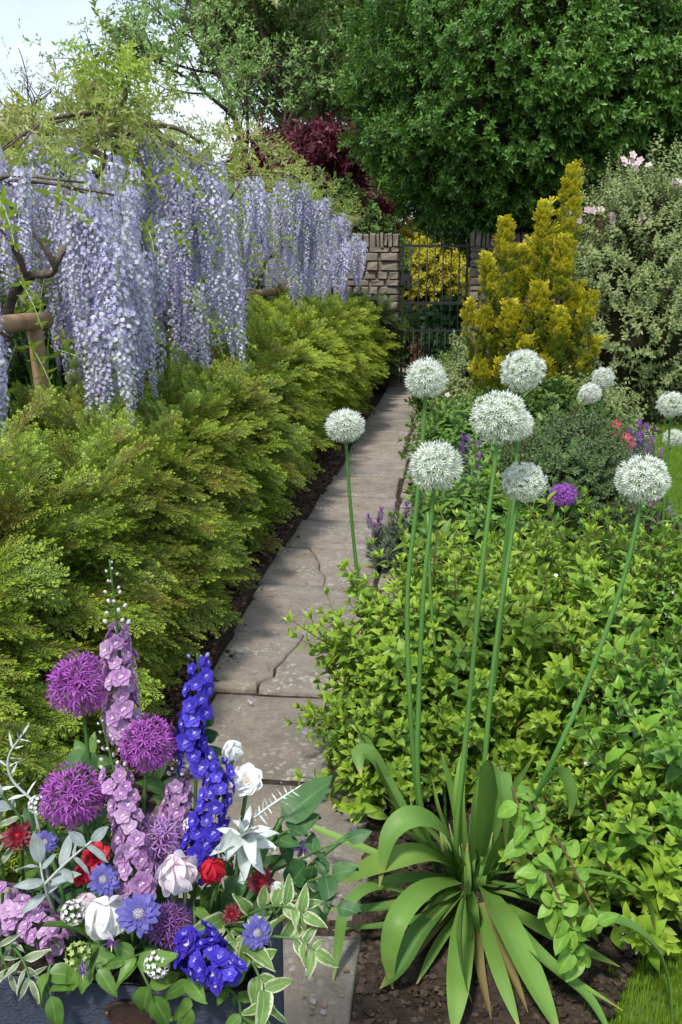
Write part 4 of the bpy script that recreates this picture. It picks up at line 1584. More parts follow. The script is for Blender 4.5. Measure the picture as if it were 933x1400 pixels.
vs = shrub('variegated_shrub', 'tall cream variegated shrub with pale pink blossom beside golden yew', 'shrub', (2.08, 10.7, 1.25), (.82, .75, 1.25), 2500, VAR_M, 'var', .17, 91, 120, pname='shoot', lift=.7, bump=.6)
rv = random.Random(3)
vtop = []
for (x, y, s) in [(870, 225, 3), (840, 300, 2), (815, 290, 1), (885, 300, 2), (925, 250, 2), (905, 420, 2), (860, 400, 1), (790, 300, 1)]:
    for k in range(s * 3):
        p = P(x + rv.gauss(0, 9), y + rv.gauss(0, 6), 10.2 + rv.uniform(-.1, .1))
        part('blossom', BL_PINK, vs, xf(p, face_to(Vector((rv.uniform(-.6, .6), -1, rv.uniform(0, .9)))), rv.uniform(.03, .045)))
for (x, y) in [(868, 230), (830, 262), (905, 255), (925, 262), (850, 290), (800, 270)]:
    e = P(x, y, 10.3)
    mb = MB()
    b = Vector((2.08, 10.6, 1.6)).lerp(e, .35)
    mb.tube(spline([Vector((2.08, 10.6, 1.4)), b, e], 4), [.012 - .001 * i for i in range(9)], 5)
    part('branch', mb.mesh('branch', [M_twig]), vs)
    for k in range(16):
        t = rv.uniform(.35, 1)
        p = Vector((2.08, 10.6, 1.4)).lerp(e, t)
        part('shoot', VAR_M[rv.randrange(3)], vs, xf(p, frame((e - b).normalized() + rdir(rv) * .9, (0, 0, 1)), rv.uniform(.15, .22)))
shrub('variegated_shrub', 'green leafy shrub behind the variegated shrub at the lawn edge', 'shrub', (3.0, 11.6, 1.25), (.9, .7, 1.1), 900, GRN, 'mixed_green', .2, 92)

MID_M = meshes([shoot(150 + s, 4, .48, .42, 1.05, 1, 'ovate', .35) for s in range(3)], 'broad_shoot', [M_mid, M_ped])
EUO_M = meshes([shoot(140 + s, 6, .22, .55, 1.0, 1, 'ovate', .25) for s in range(3)], 'small_shoot', [M_euo, M_twig])
shrub('variegated_mound', 'low rounded mound of tiny variegated leaves beside the purple allium', 'shrub', (.64, 4.95, .36), (.30, .30, .44), 1700, EUO_M, 'euo', .115, 93, 250, pname='shoot', bump=.3, lift=.1, inner=.2)
shrub('variegated_bush', 'loose grey green variegated bush at the foot of the golden yew by the gate path', 'shrub', (.32, 8.9, .42), (.32, .4, .55), 450, VAR_M, 'var', .17, 94, 60, pname='shoot', lift=.6)
shrub('variegated_bush', 'loose cream green variegated bush between the mound and the lawn', 'shrub', (1.02, 6.9, .32), (.34, .4, .42), 450, VAR_M, 'var', .15, 95, 60, pname='shoot', lift=.6)
shrub('low_shrub', 'mixed green low planting before the golden yew', 'shrub', (.22, 6.9, .24), (.36, .5, .34), 420, MID_M, 'mid', .16, 96, 60, pname='shoot')
shrub('low_shrub', 'dark green low planting under the golden yew', 'shrub', (.75, 6.6, .3), (.42, .4, .42), 500, GRN, 'mixed_green', .15, 97)
shrub('low_shrub', 'green ground planting at the path edge near the gate', 'shrub', (.15, 10.8, .25), (.38, .9, .34), 600, GRN, 'mixed_green', .16, 98)
shrub('broadleaf_plant', 'broad leaved green plant behind the allium stems', 'plant', (.24, 4.75, .20), (.34, .34, .28), 190, MID_M, 'mid', .21, 99, 120, pname='shoot', lift=.9, core=.6)

# the mass of small bright leaves in front: separate shrubs
beds = [((.02, 2.98, .14), (.30, .32, .40), 340, 'bright leafy shrub spilling over the path edge by the lavender'),
        ((.56, 3.22, .16), (.36, .36, .44), 330, 'bright leafy shrub directly behind the allium leaf clump'),
        ((1.12, 3.25, .16), (.44, .42, .46), 340, 'deep green leafy shrub with red stems at the lawn side'),
        ((.30, 3.70, .04), (.29, .34, .32), 290, 'bright leafy shrub in front of the broad leaved plant'),
        ((.80, 3.90, .02), (.36, .34, .27), 280, 'bright leafy shrub in front of the variegated mound'),
        ((1.38, 4.00, .04), (.42, .40, .32), 300, 'deep green leafy shrub at the far lawn side of the bed'),
        ((.84, 2.46, .08), (.46, .36, .36), 430, 'deep green low leafy shrub spreading to the lawn corner'),
        ((.40, 2.84, .08), (.22, .22, .36), 230, 'bright leafy shrub pressed against the strap leaves'),
        ((.60, 2.22, .04), (.26, .20, .20), 160, 'low sprawling leafy shrub between the strap leaves and the lawn'),
        ((-.13, 2.70, .02), (.12, .18, .24), 120, 'small bright leafy shrub between the path and the strap leaves')]
for i, (c, rad, n, lab) in enumerate(beds):
    s = shrub('leafy_shrub', lab, 'shrub', c, rad, int(n * 1.5), BEDD_M if i in (2, 5, 6) else BED_M, 'bedd' if i in (2, 5, 6) else 'bed', .165, 300 + i, 290, group='bright leafy shrubs in the border', lift=.75, bump=.7, bscale=2.4, inner=.5, pname='shoot', core=.62, jitter=.6, face_cam=.6)
    rb = random.Random(500 + i)
    for k in range(7):
        d = rdir(rb)
        d.z = abs(d.z)
        d.y = -abs(d.y)
        p = Vector(c) + Vector((d.x * rad[0], d.y * rad[1], d.z * rad[2])) * 1.08
        part('blossom', BL_WHITE, s, xf(p, face_to(Vector((rb.uniform(-.4, .4), -.6, 1))), rb.uniform(.008, .013)))
    if i in (2, 5):
        for k in range(6):
            mb = MB()
            b = Vector((c[0] + .1, c[1], .05))
            e = Vector(c) + Vector((rb.uniform(-.3, .3), -rad[1] * .9, rad[2] * rb.uniform(.7, 1.2)))
            mb.tube(spline([b, b.lerp(e, .5) + Vector((0, 0, .1)), e], 4), [.006] * 9, 5)
            part('branch', mb.mesh('branch', [M_twig]), s)
# trailing shoot with round leaves hanging over the strap leaves
ts = thing('trailing_shoot', 'trailing shoot of round bright leaves hanging before the allium clump', 'plant', tuple(G(735, 1010, 0)))
M_round = leafmat('round_leaf', [(0.15, 0.33, 0.04), (0.20, 0.40, 0.05), (0.26, 0.45, 0.065)], trans=.33, midrib=(.4, .52, .2))
LEAFR = MB()
LEAFR.inst(leaf_t(1, .72, 7, .25, .3, 'ovate', 0, 0, 1, .02, .3), Matrix.Identity(4))
LEAFR_M = LEAFR.mesh('leaf', [M_round])
for path_px in ([(700, 1075, .52), (718, 1130, .45), (735, 1190, .36), (760, 1245, .28), (790, 1300, .2)], [(720, 1085, .5), (770, 1160, .38), (820, 1260, .25)], [(745, 1190, .36), (775, 1250, .28), (800, 1310, .16)]):
    pts = spline([G(*q) for q in path_px], 6)
    mb = MB()
    mb.tube(pts, [.0035 - .002 * i / len(pts) for i in range(len(pts))], 5)
    part('stem', mb.mesh('stem', [M_twig]), ts)
    for i in range(1, len(pts)):
        tg = (pts[i] - pts[i - 1]).normalized()
        if rv.random() < .25:
            continue
        for sgn in (-1, 1):
            sd = tg.cross(Vector((0, -.6, 1))).normalized() * sgn
            d = sd * rv.uniform(.4, 1.2) + tg * rv.uniform(-.2, .9) + rdir(rv) * .5
            part('leaf', LEAFR_M, ts, xf(pts[i] + rdir(rv) * .012, frame(d, Vector((0, -.6, 1)) + rdir(rv) * .8), rv.uniform(.028, .062)))

# ================================================================== BORDER FLOWERS
M_lav = leafmat('lavender_head', [(.10, .035, .17), (.15, .05, .24), (.08, .03, .13)], trans=.15, rough=.7)
M_lavb = leafmat('lavender_bract', [(.28, .10, .42), (.36, .15, .50)], trans=.3, rough=.6)
M_lavl = leafmat('lavender_leaf', [(.20, .25, .17), (.27, .31, .22)], trans=.2)
mb = MB()
for j in range(7):
    for k in range(7):
        a = k * .9 + j * .45
        d = Vector((math.cos(a), .5, math.sin(a)))
        mb.inst(leaf_t(.24, .2, 2, .2, .2, 'ovate'), xf((math.cos(a) * .12, j * .13, math.sin(a) * .12), frame(d, (0, 1, 0))))
for k in range(4):
    a = k * 1.57 + .4
    d = Vector((math.cos(a) * .5, 1, math.sin(a) * .5))
    mb.inst(leaf_t(.6, .24, 3, .2, .1, 'ovate', 1), xf((0, .85, 0), frame(d, (math.cos(a), 0, math.sin(a)))))
LAV_H = mb.mesh('lavender_head', [M_lav, M_lavb])
LAVL = MB()
rl = random.Random(8)
for k in range(26):
    a = rl.uniform(0, 6.28)
    b = rl.uniform(.2, .9)
    d = Vector((math.cos(a) * math.sin(b), math.cos(b), math.sin(a) * math.sin(b)))
    LAVL.inst(leaf_t(.5, .06, 2, .2, .1, 'lance'), xf((0, rl.uniform(0, .6), 0), frame(d, (0, 1, 0))))
LAVL_M = [LAVL.mesh('lavender_leaves', [M_lavl])]


def lavender(label, c, heads, hs, seed, name='lavender', spike=1.0, n_leaf=70, group='purple flower clumps in the border'):
    r = random.Random(seed)
    t = thing(name, label, 'flower', (c[0], c[1], 0), group)
    items = []
    for k in range(n_leaf):
        d = rdir(r)
        d.z = abs(d.z)
        p = Vector((c[0], c[1], .05)) + Vector((d.x * .13, d.y * .13, d.z * .2)) * r.uniform(.4, 1)
        items.append((p, frame(d + Vector((0, 0, .8)), rdir(r)), r.uniform(.08, .13)))
    scatter(t, 'leaf_tuft', 'lavl', LAVL_M, items, 0, 'leaf_tuft_mass', seed)
    for h in heads:
        h = Vector(h)
        mb = MB()
        b = Vector((c[0] + r.uniform(-.05, .05), c[1] + r.uniform(-.05, .05), .03))
        mb.tube(spline([b, b.lerp(h, .55) + Vector((0, 0, .03)), h], 3), .0022, 4)
        part('stalk', mb.mesh('stalk', [M_lavl]), t)
        part('flower_head', LAV_H, t, xf(h, frame(Vector((r.uniform(-.2, .2), r.uniform(-.2, .2), 1)), (1, 0, 0), r.uniform(0, 3)), (hs * .9, hs * spike, hs * .9)))
    return t


rf = random.Random(14)
lavender('purple lavender with tufted heads leaning over the path edge', (-.24, 4.95, 0),
         [P(x, y, 4.9 + rf.uniform(-.1, .12)) for x, y in [(507, 722), (519, 712), (520, 728), (540, 715), (533, 728), (553, 722), (557, 707), (545, 735), (568, 716), (566, 732), (575, 726), (527, 738), (549, 744), (512, 735), (561, 742)]], .062, 1, n_leaf=170)
lavender('purple flowering sage clump behind the allium heads', (.12, 6.0, 0),
         [P(x, y, 5.9 + rf.uniform(-.15, .15)) for x, y in [(635, 638), (643, 628), (650, 640), (637, 652), (648, 660), (640, 668), (655, 650), (662, 668), (646, 690), (634, 700), (656, 690), (628, 690), (632, 625), (658, 632), (645, 648)]], .075, 2, 'sage', 1.5)
lavender('purple flowering sage clump beside the lawn edge', (1.25, 5.9, 0),
         [P(x, y, 5.8 + rf.uniform(-.15, .15)) for x, y in [(865, 615), (873, 606), (880, 622), (888, 610), (893, 628), (871, 632), (884, 640), (862, 640), (868, 622), (900, 645)]], .07, 3, 'sage', 1.5)
# pink blossom patches
for (label, c, spots, me, s) in [
        ('crimson pink rose blossoms beside the variegated mound', (.92, 5.1, 0), [(836, 592), (842, 580), (850, 594), (860, 606), (856, 598), (846, 612)], BL_ROSE, .030),
        ('fuchsia pink flowers low beside the lawn edge', (1.32, 5.0, 0), [(890, 700), (884, 690), (896, 712), (880, 706), (900, 690), (893, 720), (886, 715)], BL_FUCH, .026),
        ('pale pink small roses at the path edge near the gate', (.05, 8.0, 0), [(610, 555), (618, 565), (626, 552), (633, 572), (605, 575), (640, 560), (622, 580), (612, 540)], BL_PINK, .030)]:
    t = thing('pink_flower', label, 'flower', c, None)
    sh = cl_mesh('rose_leaf', [(0.06, 0.13, 0.03), (0.10, 0.17, 0.045)], seed0=295)
    for (x, y) in spots:
        p = P(x, y, c[1])
        mb = MB()
        b = Vector((c[0] + rf.uniform(-.06, .06), c[1], 0))
        mb.tube(spline([b, b.lerp(p, .5) + Vector((0, 0, .05)), p], 3), .004, 4)
        part('stem', mb.mesh('stem', [M_stem]), t)
        part('blossom', me, t, xf(p, face_to(Vector((rf.uniform(-.5, .5), -1, rf.uniform(.1, .8)))), s * rf.uniform(.8, 1.25)))
        for q in range(3):
            part('leaf_cluster', sh[q], t, xf(b.lerp(p, rf.uniform(.4, .95)), frame(rdir(rf) + Vector((0, -.3, .4)), (0, 0, 1)), rf.uniform(.12, .18)))

# ================================================================== ALLIUMS
def allium_head(seed, n, pl, pw, mats, ped_r=.010, core=.12, tilt=.25, rin=.80):
    """globe of star florets on pedicels, unit radius; returns (pedicel mesh, floret mesh)"""
    r = random.Random(seed)
    A, B = MB(), MB()
    for k in range(n):
        z = 1 - 2 * (k + .5) / n
        a = k * 2.399963
        q = math.sqrt(1 - z * z)
        d = (Vector((q * math.cos(a), q * math.sin(a), z)) + rdir(r) * .07).normalized()
        rr = rin * r.uniform(.76, 1.1)
        A.tube([d * core, d * rr], [ped_r, ped_r * .7], 3, 0, cap=False)
        m = face_to(d + rdir(r) * .3)
        p = d * rr
        A.inst(lumpy((0, 0, .02), (.026, .026, .032), 0, 1, None, 5, 3).tmpl(), xf(p, m), 0)
        a0 = r.uniform(0, 1)
        for j in range(6):
            b = a0 + j * math.pi / 3
            dd = Vector((math.cos(b), math.sin(b), r.uniform(.25, .75)))
            B.inst(leaf_t(pl * r.uniform(.85, 1.15), pw, 2, .15, -tilt, 'lance'), xf(p, m @ frame(dd, (0, 0, 1))))
    A.inst(lumpy((0, 0, 0), (core * 1.3,) * 3, .1, 1, None, 8, 6).tmpl(), Matrix.Identity(4), 0)
    return A, B


A1, B1 = allium_head(1, 310, .20, .05, None, .013)
WHV = [(A1.mesh('pedicels', [M_ped]), B1.mesh('florets', [M_wht]))]
for n_, pl_, rn_, sd_ in ((250, .22, .78, 11), (360, .18, .83, 12), (280, .24, .74, 13)):
    a_, b_ = allium_head(sd_, n_, pl_, .05, None, .013, .12, .25, rn_)
    WHV.append((a_.mesh('pedicels', [M_ped]), b_.mesh('florets', [M_wht])))


def allium(label, head, rad, ctrl, base, name='white_allium', meshes_=None, stem_r=.0054, group='white alliums', stem_mat=None, seed=0, cat='flower'):
    r = random.Random(seed + int(head.x * 1000))
    t = thing(name, label, cat, tuple(base), group)
    pts = spline([Vector(base)] + [Vector(c) for c in ctrl] + [head], 6)
    mb = MB()
    mb.tube(pts, [stem_r * (1.45 - .65 * i / len(pts)) * (1 + .04 * math.sin(i * 1.3)) for i in range(len(pts))], 8)
    part('stem', mb.mesh('stem', [stem_mat or M_stem]), t)
    m = Matrix.Rotation(r.uniform(0, 6), 3, 'Z') @ Matrix.Rotation(r.uniform(-.3, .3), 3, 'X')
    mm_ = meshes_ or WHV[r.randrange(4)]
    sq = (rad * r.uniform(.96, 1.05), rad, rad * r.uniform(.86, .97))
    h = part('flower_head', mm_[0], t, xf(head, m, sq))
    part('florets', mm_[1], h, xf(head, m, sq))
    return t


def al(label, hx, hy, Y, dpx, ctrl, base, **k):
    h = P(hx, hy, Y)
    return allium(label, h, dpx / 2 * m_per_px(h), [P(*c) for c in ctrl], base, **k)


al('white allium standing alone over the path flags', 472, 582, 2.95, 60, [(505, 900, 3.0), (487, 770, 3.0), (477, 660, 2.97)], G(530, 1050))
al('white allium in front of the gate foot', 583, 517, 2.42, 62, [(566, 1040, 2.32), (557, 830, 2.36), (570, 690, 2.40), (579, 590, 2.42)], G(585, 1180))
al('large white allium overlapping the path edge below the gate allium', 596, 637, 2.30, 80, [(573, 1080, 2.24), (573, 950, 2.26), (580, 800, 2.28), (590, 710, 2.30)], G(600, 1205))
al('white allium before the dark foot of the golden yew, tallest of the clump', 715, 507, 2.85, 65, [(672, 960, 2.9), (692, 740, 2.88), (708, 610, 2.85)], G(655, 1080))
al('largest white allium, overlapping a smaller head behind it', 683, 570, 2.28, 86, [(625, 1130, 2.18), (640, 980, 2.20), (658, 790, 2.24), (676, 640, 2.27)], G(625, 1215))
al('smaller white allium tucked behind the largest head', 706, 580, 2.62, 56, [(668, 1000, 2.6), (690, 800, 2.62), (705, 660, 2.62)], G(650, 1140))
al('white allium beside the small purple allium', 717, 659, 2.36, 64, [(660, 1080, 2.22), (676, 900, 2.27), (702, 720, 2.35)], G(652, 1205))
al('white allium on a slanting stem above the leafy shrubs', 879, 655, 2.22, 79, [(742, 1070, 2.12), (800, 940, 2.15), (850, 800, 2.19), (874, 700, 2.21)], G(672, 1215))
al('small white allium against the golden yew foot, lower of a pair', 807, 538, 5.9, 36, [(806, 620, 5.95)], (0.95, 6.05, 0), stem_r=.008)
al('small white allium beside the variegated shrub, upper of a pair', 825, 517, 6.1, 34, [(822, 600, 6.15)], (1.05, 6.2, 0), stem_r=.008)
al('white allium against the lawn, upper of a pair', 918, 553, 4.6, 42, [(912, 640, 4.65)], (1.1, 4.75, 0))
al('small white allium against the lawn, lower of a pair', 921, 599, 4.9, 30, [(905, 660, 4.95)], (1.2, 5.0, 0))
M_pur = leafmat('allium_purple', [(.36, .10, .50), (.44, .14, .58)], trans=.3, rough=.6)
M_purst = leafmat('allium_purple_stalk', [(.22, .08, .26), (.25, .14, .22)], trans=.1)
A2, B2 = allium_head(2, 200, .22, .06, None)
al('small round purple allium beside the variegated mound', 770, 677, 4.5, 40, [(766, 760, 4.55)], (0.62, 4.65, 0), name='purple_allium', meshes_=(A2.mesh('pedicels', [M_purst]), B2.mesh('florets', [M_pur])), group=None)
# a bare extra stalk in the clump
t = thing('flower_stalk', 'bare green stalk leaning among the allium stems', 'plant', tuple(G(610, 1130)))
mb = MB()
mb.tube(spline([G(610, 1130), P(602, 960, 2.7), P(590, 830, 2.75), P(585, 700, 2.8)], 6), .005, 6)
part('stem', mb.mesh('stem', [M_stem]), t)

# ---- the strap-leaved clump at the alliums' foot
sc_ = thing('strap_leaf_clump', 'clump of broad arching strap leaves at the foot of the alliums', 'plant', tuple(G(640, 1215)))
LV = [  # px, py, height above the soil; last value = greatest width in photo pixels
    ([(632, 1195, .06), (606, 1138, .24), (566, 1118, .32), (533, 1143, .29), (519, 1212, .18)], 44),
    ([(628, 1190, .06), (580, 1170, .20), (530, 1180, .22), (490, 1195, .16), (468, 1205, .10)], 46),
    ([(626, 1205, .06), (585, 1215, .17), (548, 1250, .19), (533, 1300, .12), (537, 1352, .03)], 40),
    ([(624, 1225, .05), (580, 1270, .12), (550, 1320, .08), (520, 1352, .03)], 42),
    ([(641, 1215, .07), (636, 1232, .20), (632, 1275, .20), (636, 1330, .12), (646, 1372, .05)], 50),
    ([(638, 1230, .05), (628, 1320, .10), (620, 1420, .04)], 44),
    ([(664, 1215, .06), (690, 1262, .15), (728, 1340, .10), (768, 1420, .03)], 48),
    ([(670, 1225, .06), (735, 1305, .12), (800, 1362, .07), (840, 1425, .03)], 36),
    ([(670, 1245, .05), (760, 1322, .09), (852, 1382, .04)], 14),
    ([(655, 1180, .08), (668, 1075, .42), (682, 1052, .50), (689, 1095, .46), (692, 1162, .34)], 42),
    ([(668, 1195, .07), (770, 1190, .26), (850, 1203, .26), (884, 1232, .20), (896, 1275, .12)], 34),
    ([(672, 1205, .06), (790, 1248, .20), (868, 1272, .20), (908, 1325, .13), (921, 1425, .04)], 40),
    ([(628, 1235, .05), (560, 1262, .07), (455, 1272, .08)], 20),
    ([(626, 1215, .05), (540, 1238, .10), (440, 1246, .12)], 22),
    ([(600, 1238, .05), (520, 1212, .16), (475, 1238, .17), (462, 1300, .08), (455, 1345, .03)], 20),
    ([(600, 1180, .06), (560, 1130, .2), (522, 1060, .30), (490, 1000, .34), (478, 985, .34)], 46),
    ([(600, 1170, .06), (548, 1110, .2), (512, 1040, .34), (492, 1030, .36), (494, 1062, .32)], 38),
    ([(660, 1190, .06), (720, 1110, .34), (762, 1055, .42), (782, 1085, .37), (778, 1120, .3)], 24),
    ([(672, 1230, .05), (765, 1285, .12), (848, 1322, .07)], 44),
    ([(655, 1240, .05), (680, 1320, .08), (712, 1410, .03)], 26),
    ([(620, 1200, .05), (545, 1205, .12), (480, 1222, .10)], 30),
    ([(640, 1190, .06), (628, 1090, .30), (640, 1000, .45)], 20),
    ([(648, 1190, .06), (650, 1100, .30), (668, 1030, .42)], 16),
    ([(660, 1200, .06), (700, 1140, .24), (735, 1090, .34)], 18),
    ([(630, 1190, .06), (600, 1110, .26), (590, 1060, .34)], 22),
    ([(668, 1250, .04), (720, 1290, .08), (790, 1345, .04)], 18),
    ([(560, 1185, .1), (470, 1150, .16), (400, 1118, .2)], 16),
    ([(640, 1235, .04), (600, 1290, .05), (570, 1345, .02)], 16)]
rl2 = random.Random(52)
for k in range(16):
    a = rl2.uniform(0, 6.28)
    bx, by = 642 + 26 * math.cos(a), 1200 + 14 * math.sin(a)
    hh = rl2.uniform(.16, .42)
    ex, ey = bx + rl2.uniform(40, 120) * math.cos(a), by - hh * 330 + 40 * math.sin(a)
    LV.append(([(bx, by, .03), ((bx + ex) / 2 - 8 * math.cos(a), (by + ey) / 2 - 10, hh * .6), (ex, ey, hh)], rl2.uniform(8, 18)))
for k in range(9):
    a = rl2.uniform(-.3, 3.4)
    L_ = rl2.uniform(70, 150)
    LV.append(([(642 + 14 * math.cos(a), 1212 + 8 * math.sin(a), .04), (642 + L_ * .5 * math.cos(a), 1212 + L_ * .42 * math.sin(a), .11), (642 + L_ * math.cos(a), 1215 + L_ * .9 * math.sin(a), .03)], rl2.uniform(10, 22)))
for k in range(22):      # sheathing leaf bases
    a = rl2.uniform(0, 6.28)
    q_ = rl2.uniform(2, 30)
    bx, by = 642 + q_ * math.cos(a), 1212 + q_ * .6 * math.sin(a)
    LV.append(([(bx, by + 6, .0), (bx + 4 * math.cos(a), by - 22, .08), (bx + 18 * math.cos(a), by - 40 - rl2.uniform(0, 50), .16)], rl2.uniform(8, 14)))
for pts_, wpx in LV:
    w3 = [G(*q) for q in pts_]
    q = spline(w3, 7)
    n = len(q)
    wm = (.95 if wpx > 46 else .8) * wpx * m_per_px(w3[len(w3) // 2])
    ws = []
    for i in range(n):
        u = i / (n - 1)
        ws.append(max(.003, wm * (min(1, .55 + u * 1.4)) * (1 - max(0, (u - .45) / .55) ** 2.2)))
    mb = MB()
    nrm = Vector((0, -.25, 1)) if abs(w3[-1].x - w3[0].x) > .04 else Vector((0, -1, .6))
    tw_ = rl2.uniform(-.35, .35)
    mb.ribbon(q, ws, nrm + Vector((tw_, 0, 0)), rl2.uniform(.12, .42))
    part('leaf', mb.mesh('leaf', [M_strap]), sc_)
M_old = leafmat('withered_strap_leaf', [(.20, .17, .07), (.24, .21, .08), (.19, .22, .06)], tip=(.17, .11, .055), tip_pos=(.5, 1.0), trans=.15, rough=.6, veins=(90.0, .15), blotch=((.20, .12, .06), 12.0))
for pts_, wpx in [([(655, 1235, .05), (690, 1310, .05), (722, 1385, .02)], 16), ([(628, 1232, .04), (590, 1275, .05), (560, 1318, .02)], 12), ([(650, 1245, .04), (655, 1320, .04), (672, 1395, .02)], 14), ([(672, 1232, .04), (740, 1268, .05), (800, 1310, .025)], 12), ([(612, 1215, .05), (560, 1232, .05), (512, 1262, .025)], 13)]:
    q = spline([G(*u) for u in pts_], 7)
    mb = MB()
    mb.ribbon(q, [wpx * m_per_px(q[0]) * (1 - (i / (len(q) - 1)) ** 3) + .002 for i in range(len(q))], Vector((.3, -.3, 1)), .5)
    part('withered_leaf', mb.mesh('withered_leaf', [M_old]), sc_)

# ================================================================== PLANTER WITH CUT FLOWERS
PY0, PY1 = 1.00, 1.19
PX0, PX1 = -0.80, P(352, 1350, PY0).x
PZ = P(180, 1352, PY0).z
M_slate = solid('slate_blue_paint', [(0.035, 0.042, 0.068), (0.046, 0.055, 0.085), (0.058, 0.068, 0.10)], 60, .8, .25, bump=.5, bump_scale=220)
M_brown = solid('brown_plaque', [(0.022, 0.012, 0.010), (0.05, 0.026, 0.02)], 14, .55, .4, bump=.3, bump_scale=60)
M_copper = solid('rivet', [(0.10, 0.055, 0.04), (0.16, 0.09, 0.06)], 30, .45, .5, metallic=.6)
pl = thing('flower_planter', 'slate blue box planter with an oval brown plaque holding cut flowers', 'planter', ((PX0 + PX1) / 2, (PY0 + PY1) / 2, 0))


def bevel_box(x0, x1, y0, y1, z0, z1, b=.004):
    mb = MB()
    V, F = [], []
    for z, k in ((z0, b), (z0 + b, 0), (z1 - b, 0), (z1, b)):
        for (x, y) in ((x0 + k + b, y0 + k), (x1 - k - b, y0 + k), (x1 - k, y0 + k + b), (x1 - k, y1 - k - b), (x1 - k - b, y1 - k), (x0 + k + b, y1 - k), (x0 + k, y1 - k - b), (x0 + k, y0 + k + b)):
            V.append((x, y, z))
    for j in range(3):
        for i in range(8):
            F.append((j * 8 + i, j * 8 + (i + 1) % 8, j * 8 + 8 + (i + 1) % 8, j * 8 + 8 + i))
    F.append(tuple(reversed(range(8))))
    F.append(tuple(24 + i for i in range(8)))
    mb.add(V, F)
    return mb


T_ = .014
for nm, a in (('front_panel', (PX0, PX1, PY0, PY0 + T_, .02, PZ)), ('back_panel', (PX0, PX1, PY1 - T_, PY1, .02, PZ)),
              ('side_panel', (PX0, PX0 + T_, PY0 + T_ + .001, PY1 - T_ - .001, .02, PZ - .002)), ('side_panel', (PX1 - T_, PX1, PY0 + T_ + .001, PY1 - T_ - .001, .02, PZ - .002))):
    part(nm, bevel_box(*a).mesh(nm, [M_slate], False), pl)
part('soil', box_mb(PX0 + T_ + .002, PX1 - T_ - .002, PY0 + T_ + .002, PY1 - T_ - .002, .04, PZ - .035).mesh('soil', [M_soil], False), pl)
for x in (PX0 + .04, PX1 - .04):
    for y in (PY0 + .04, PY1 - .04):
        part('foot', bevel_box(x - .025, x + .025, y - .025, y + .025, .0, .0195, .003).mesh('foot', [M_slate], False), pl)
oc = P(179, 1384, PY0)
ow, oh = 36 * m_per_px(oc), 17 * m_per_px(oc) * 1.25
V, F = [], []
NO = 36
for (k, y) in ((1.0, PY0 - .0005), (1.0, PY0 - .004), (.95, PY0 - .006), (.80, PY0 - .006), (.78, PY0 - .0045)):
    for i in range(NO):
        a = 2 * math.pi * i / NO
        V.append((oc.x + ow * k * math.cos(a), y, oc.z + oh * k * math.sin(a)))
for j in range(4):
    for i in range(NO):
        F.append((j * NO + i, j * NO + (i + 1) % NO, j * NO + NO + (i + 1) % NO, j * NO + NO + i))
F.append(tuple(4 * NO + i for i in range(NO)))
mb = MB()
mb.add(V, F)
plq = part('plaque', mb.mesh('plaque', [M_brown], False), pl)
for s in (-1, 1):
    part('rivet', lumpy((oc.x + s * ow * .88, PY0 - .006, oc.z), (.0035, .002, .0035), 0, 1, None, 8, 6).mesh('rivet', [M_copper]), plq)

rb = random.Random(99)


def foot(x=None):
    return Vector((rb.uniform(PX0 + .2, PX1 - .06) if x is None else max(PX0 + .05, min(PX1 - .04, x + rb.uniform(-.03, .03))), rb.uniform(PY0 + .05, PY1 - .05), PZ - .04))


def stem_of(t, head, fx=None, rad=.003, mat=None, ctrl=None):
    f = foot(fx if fx is not None else head.x * .55 + (PX0 + .28 + PX1) / 2 * .45)
    mb = MB()
    mid = f.lerp(head, .5) + Vector((0, 0, .04))
    mb.tube(spline([f] + (ctrl or [mid]) + [head], 5), rad, 6)
    part('stem', mb.mesh('stem', [mat or M_bstem]), t)
    return f


def cut(name, label, cat, head, group=None):
    return thing(name, label, cat, (head.x, head.y, PZ), group)


# ---- purple alliums
M_mag = leafmat('allium_magenta', [(.40, .09, .46), (.48, .13, .54)], trans=.3, rough=.55)
M_lil = leafmat('allium_lilac', [(.42, .20, .60), (.50, .27, .66)], trans=.3, rough=.55)
M_vio = leafmat('allium_violet', [(.27, .10, .40), (.36, .15, .50)], trans=.3, rough=.55)
M_pst = leafmat('allium_dark_stalk', [(.20, .045, .20), (.24, .09, .17)], trans=.1)
A3, B3 = allium_head(3, 170, .25, .055, None, .010, .10, .1, .82)
A4, B4 = allium_head(4, 130, .32, .042, None, .010, .10, .0, .80)
pst, mag = A3.mesh('pedicels', [M_pst]), B3.mesh('florets', [M_mag])
pst4, lil = A4.mesh('pedicels', [M_pst]), B4.mesh('florets', [M_lil])
vio = B4.mesh('florets', [M_vio])
GA = 'purple alliums in the planter'
for (x, y, Y, r_, mm, lab) in [
        (110, 935, 1.15, 48, (pst, mag), 'magenta purple allium globe highest in the planter left of pink larkspur'),
        (203, 1016, 1.12, 41, (pst, mag), 'magenta purple allium globe between pink larkspur and blue delphinium'),
        (100, 1087, 1.10, 48, (pst, mag), 'magenta purple allium globe above the silver leaves'),
        (224, 1150, 1.10, 44, (pst4, lil), 'lilac star flowered allium globe above the white peony bud'),
        (232, 1264, 1.03, 37, (pst4, vio), 'dark violet star flowered allium globe beside the blue scabious')]:
    h = P(x, y, Y)
    f = foot(h.x * .5 - .2)
    allium(lab, h, r_ * m_per_px(h) * 1.05, [f.lerp(h, .55) + Vector((0, .01, .02))], f, name='purple_allium', meshes_=mm, stem_r=.0028, group=GA, stem_mat=M_bstem)

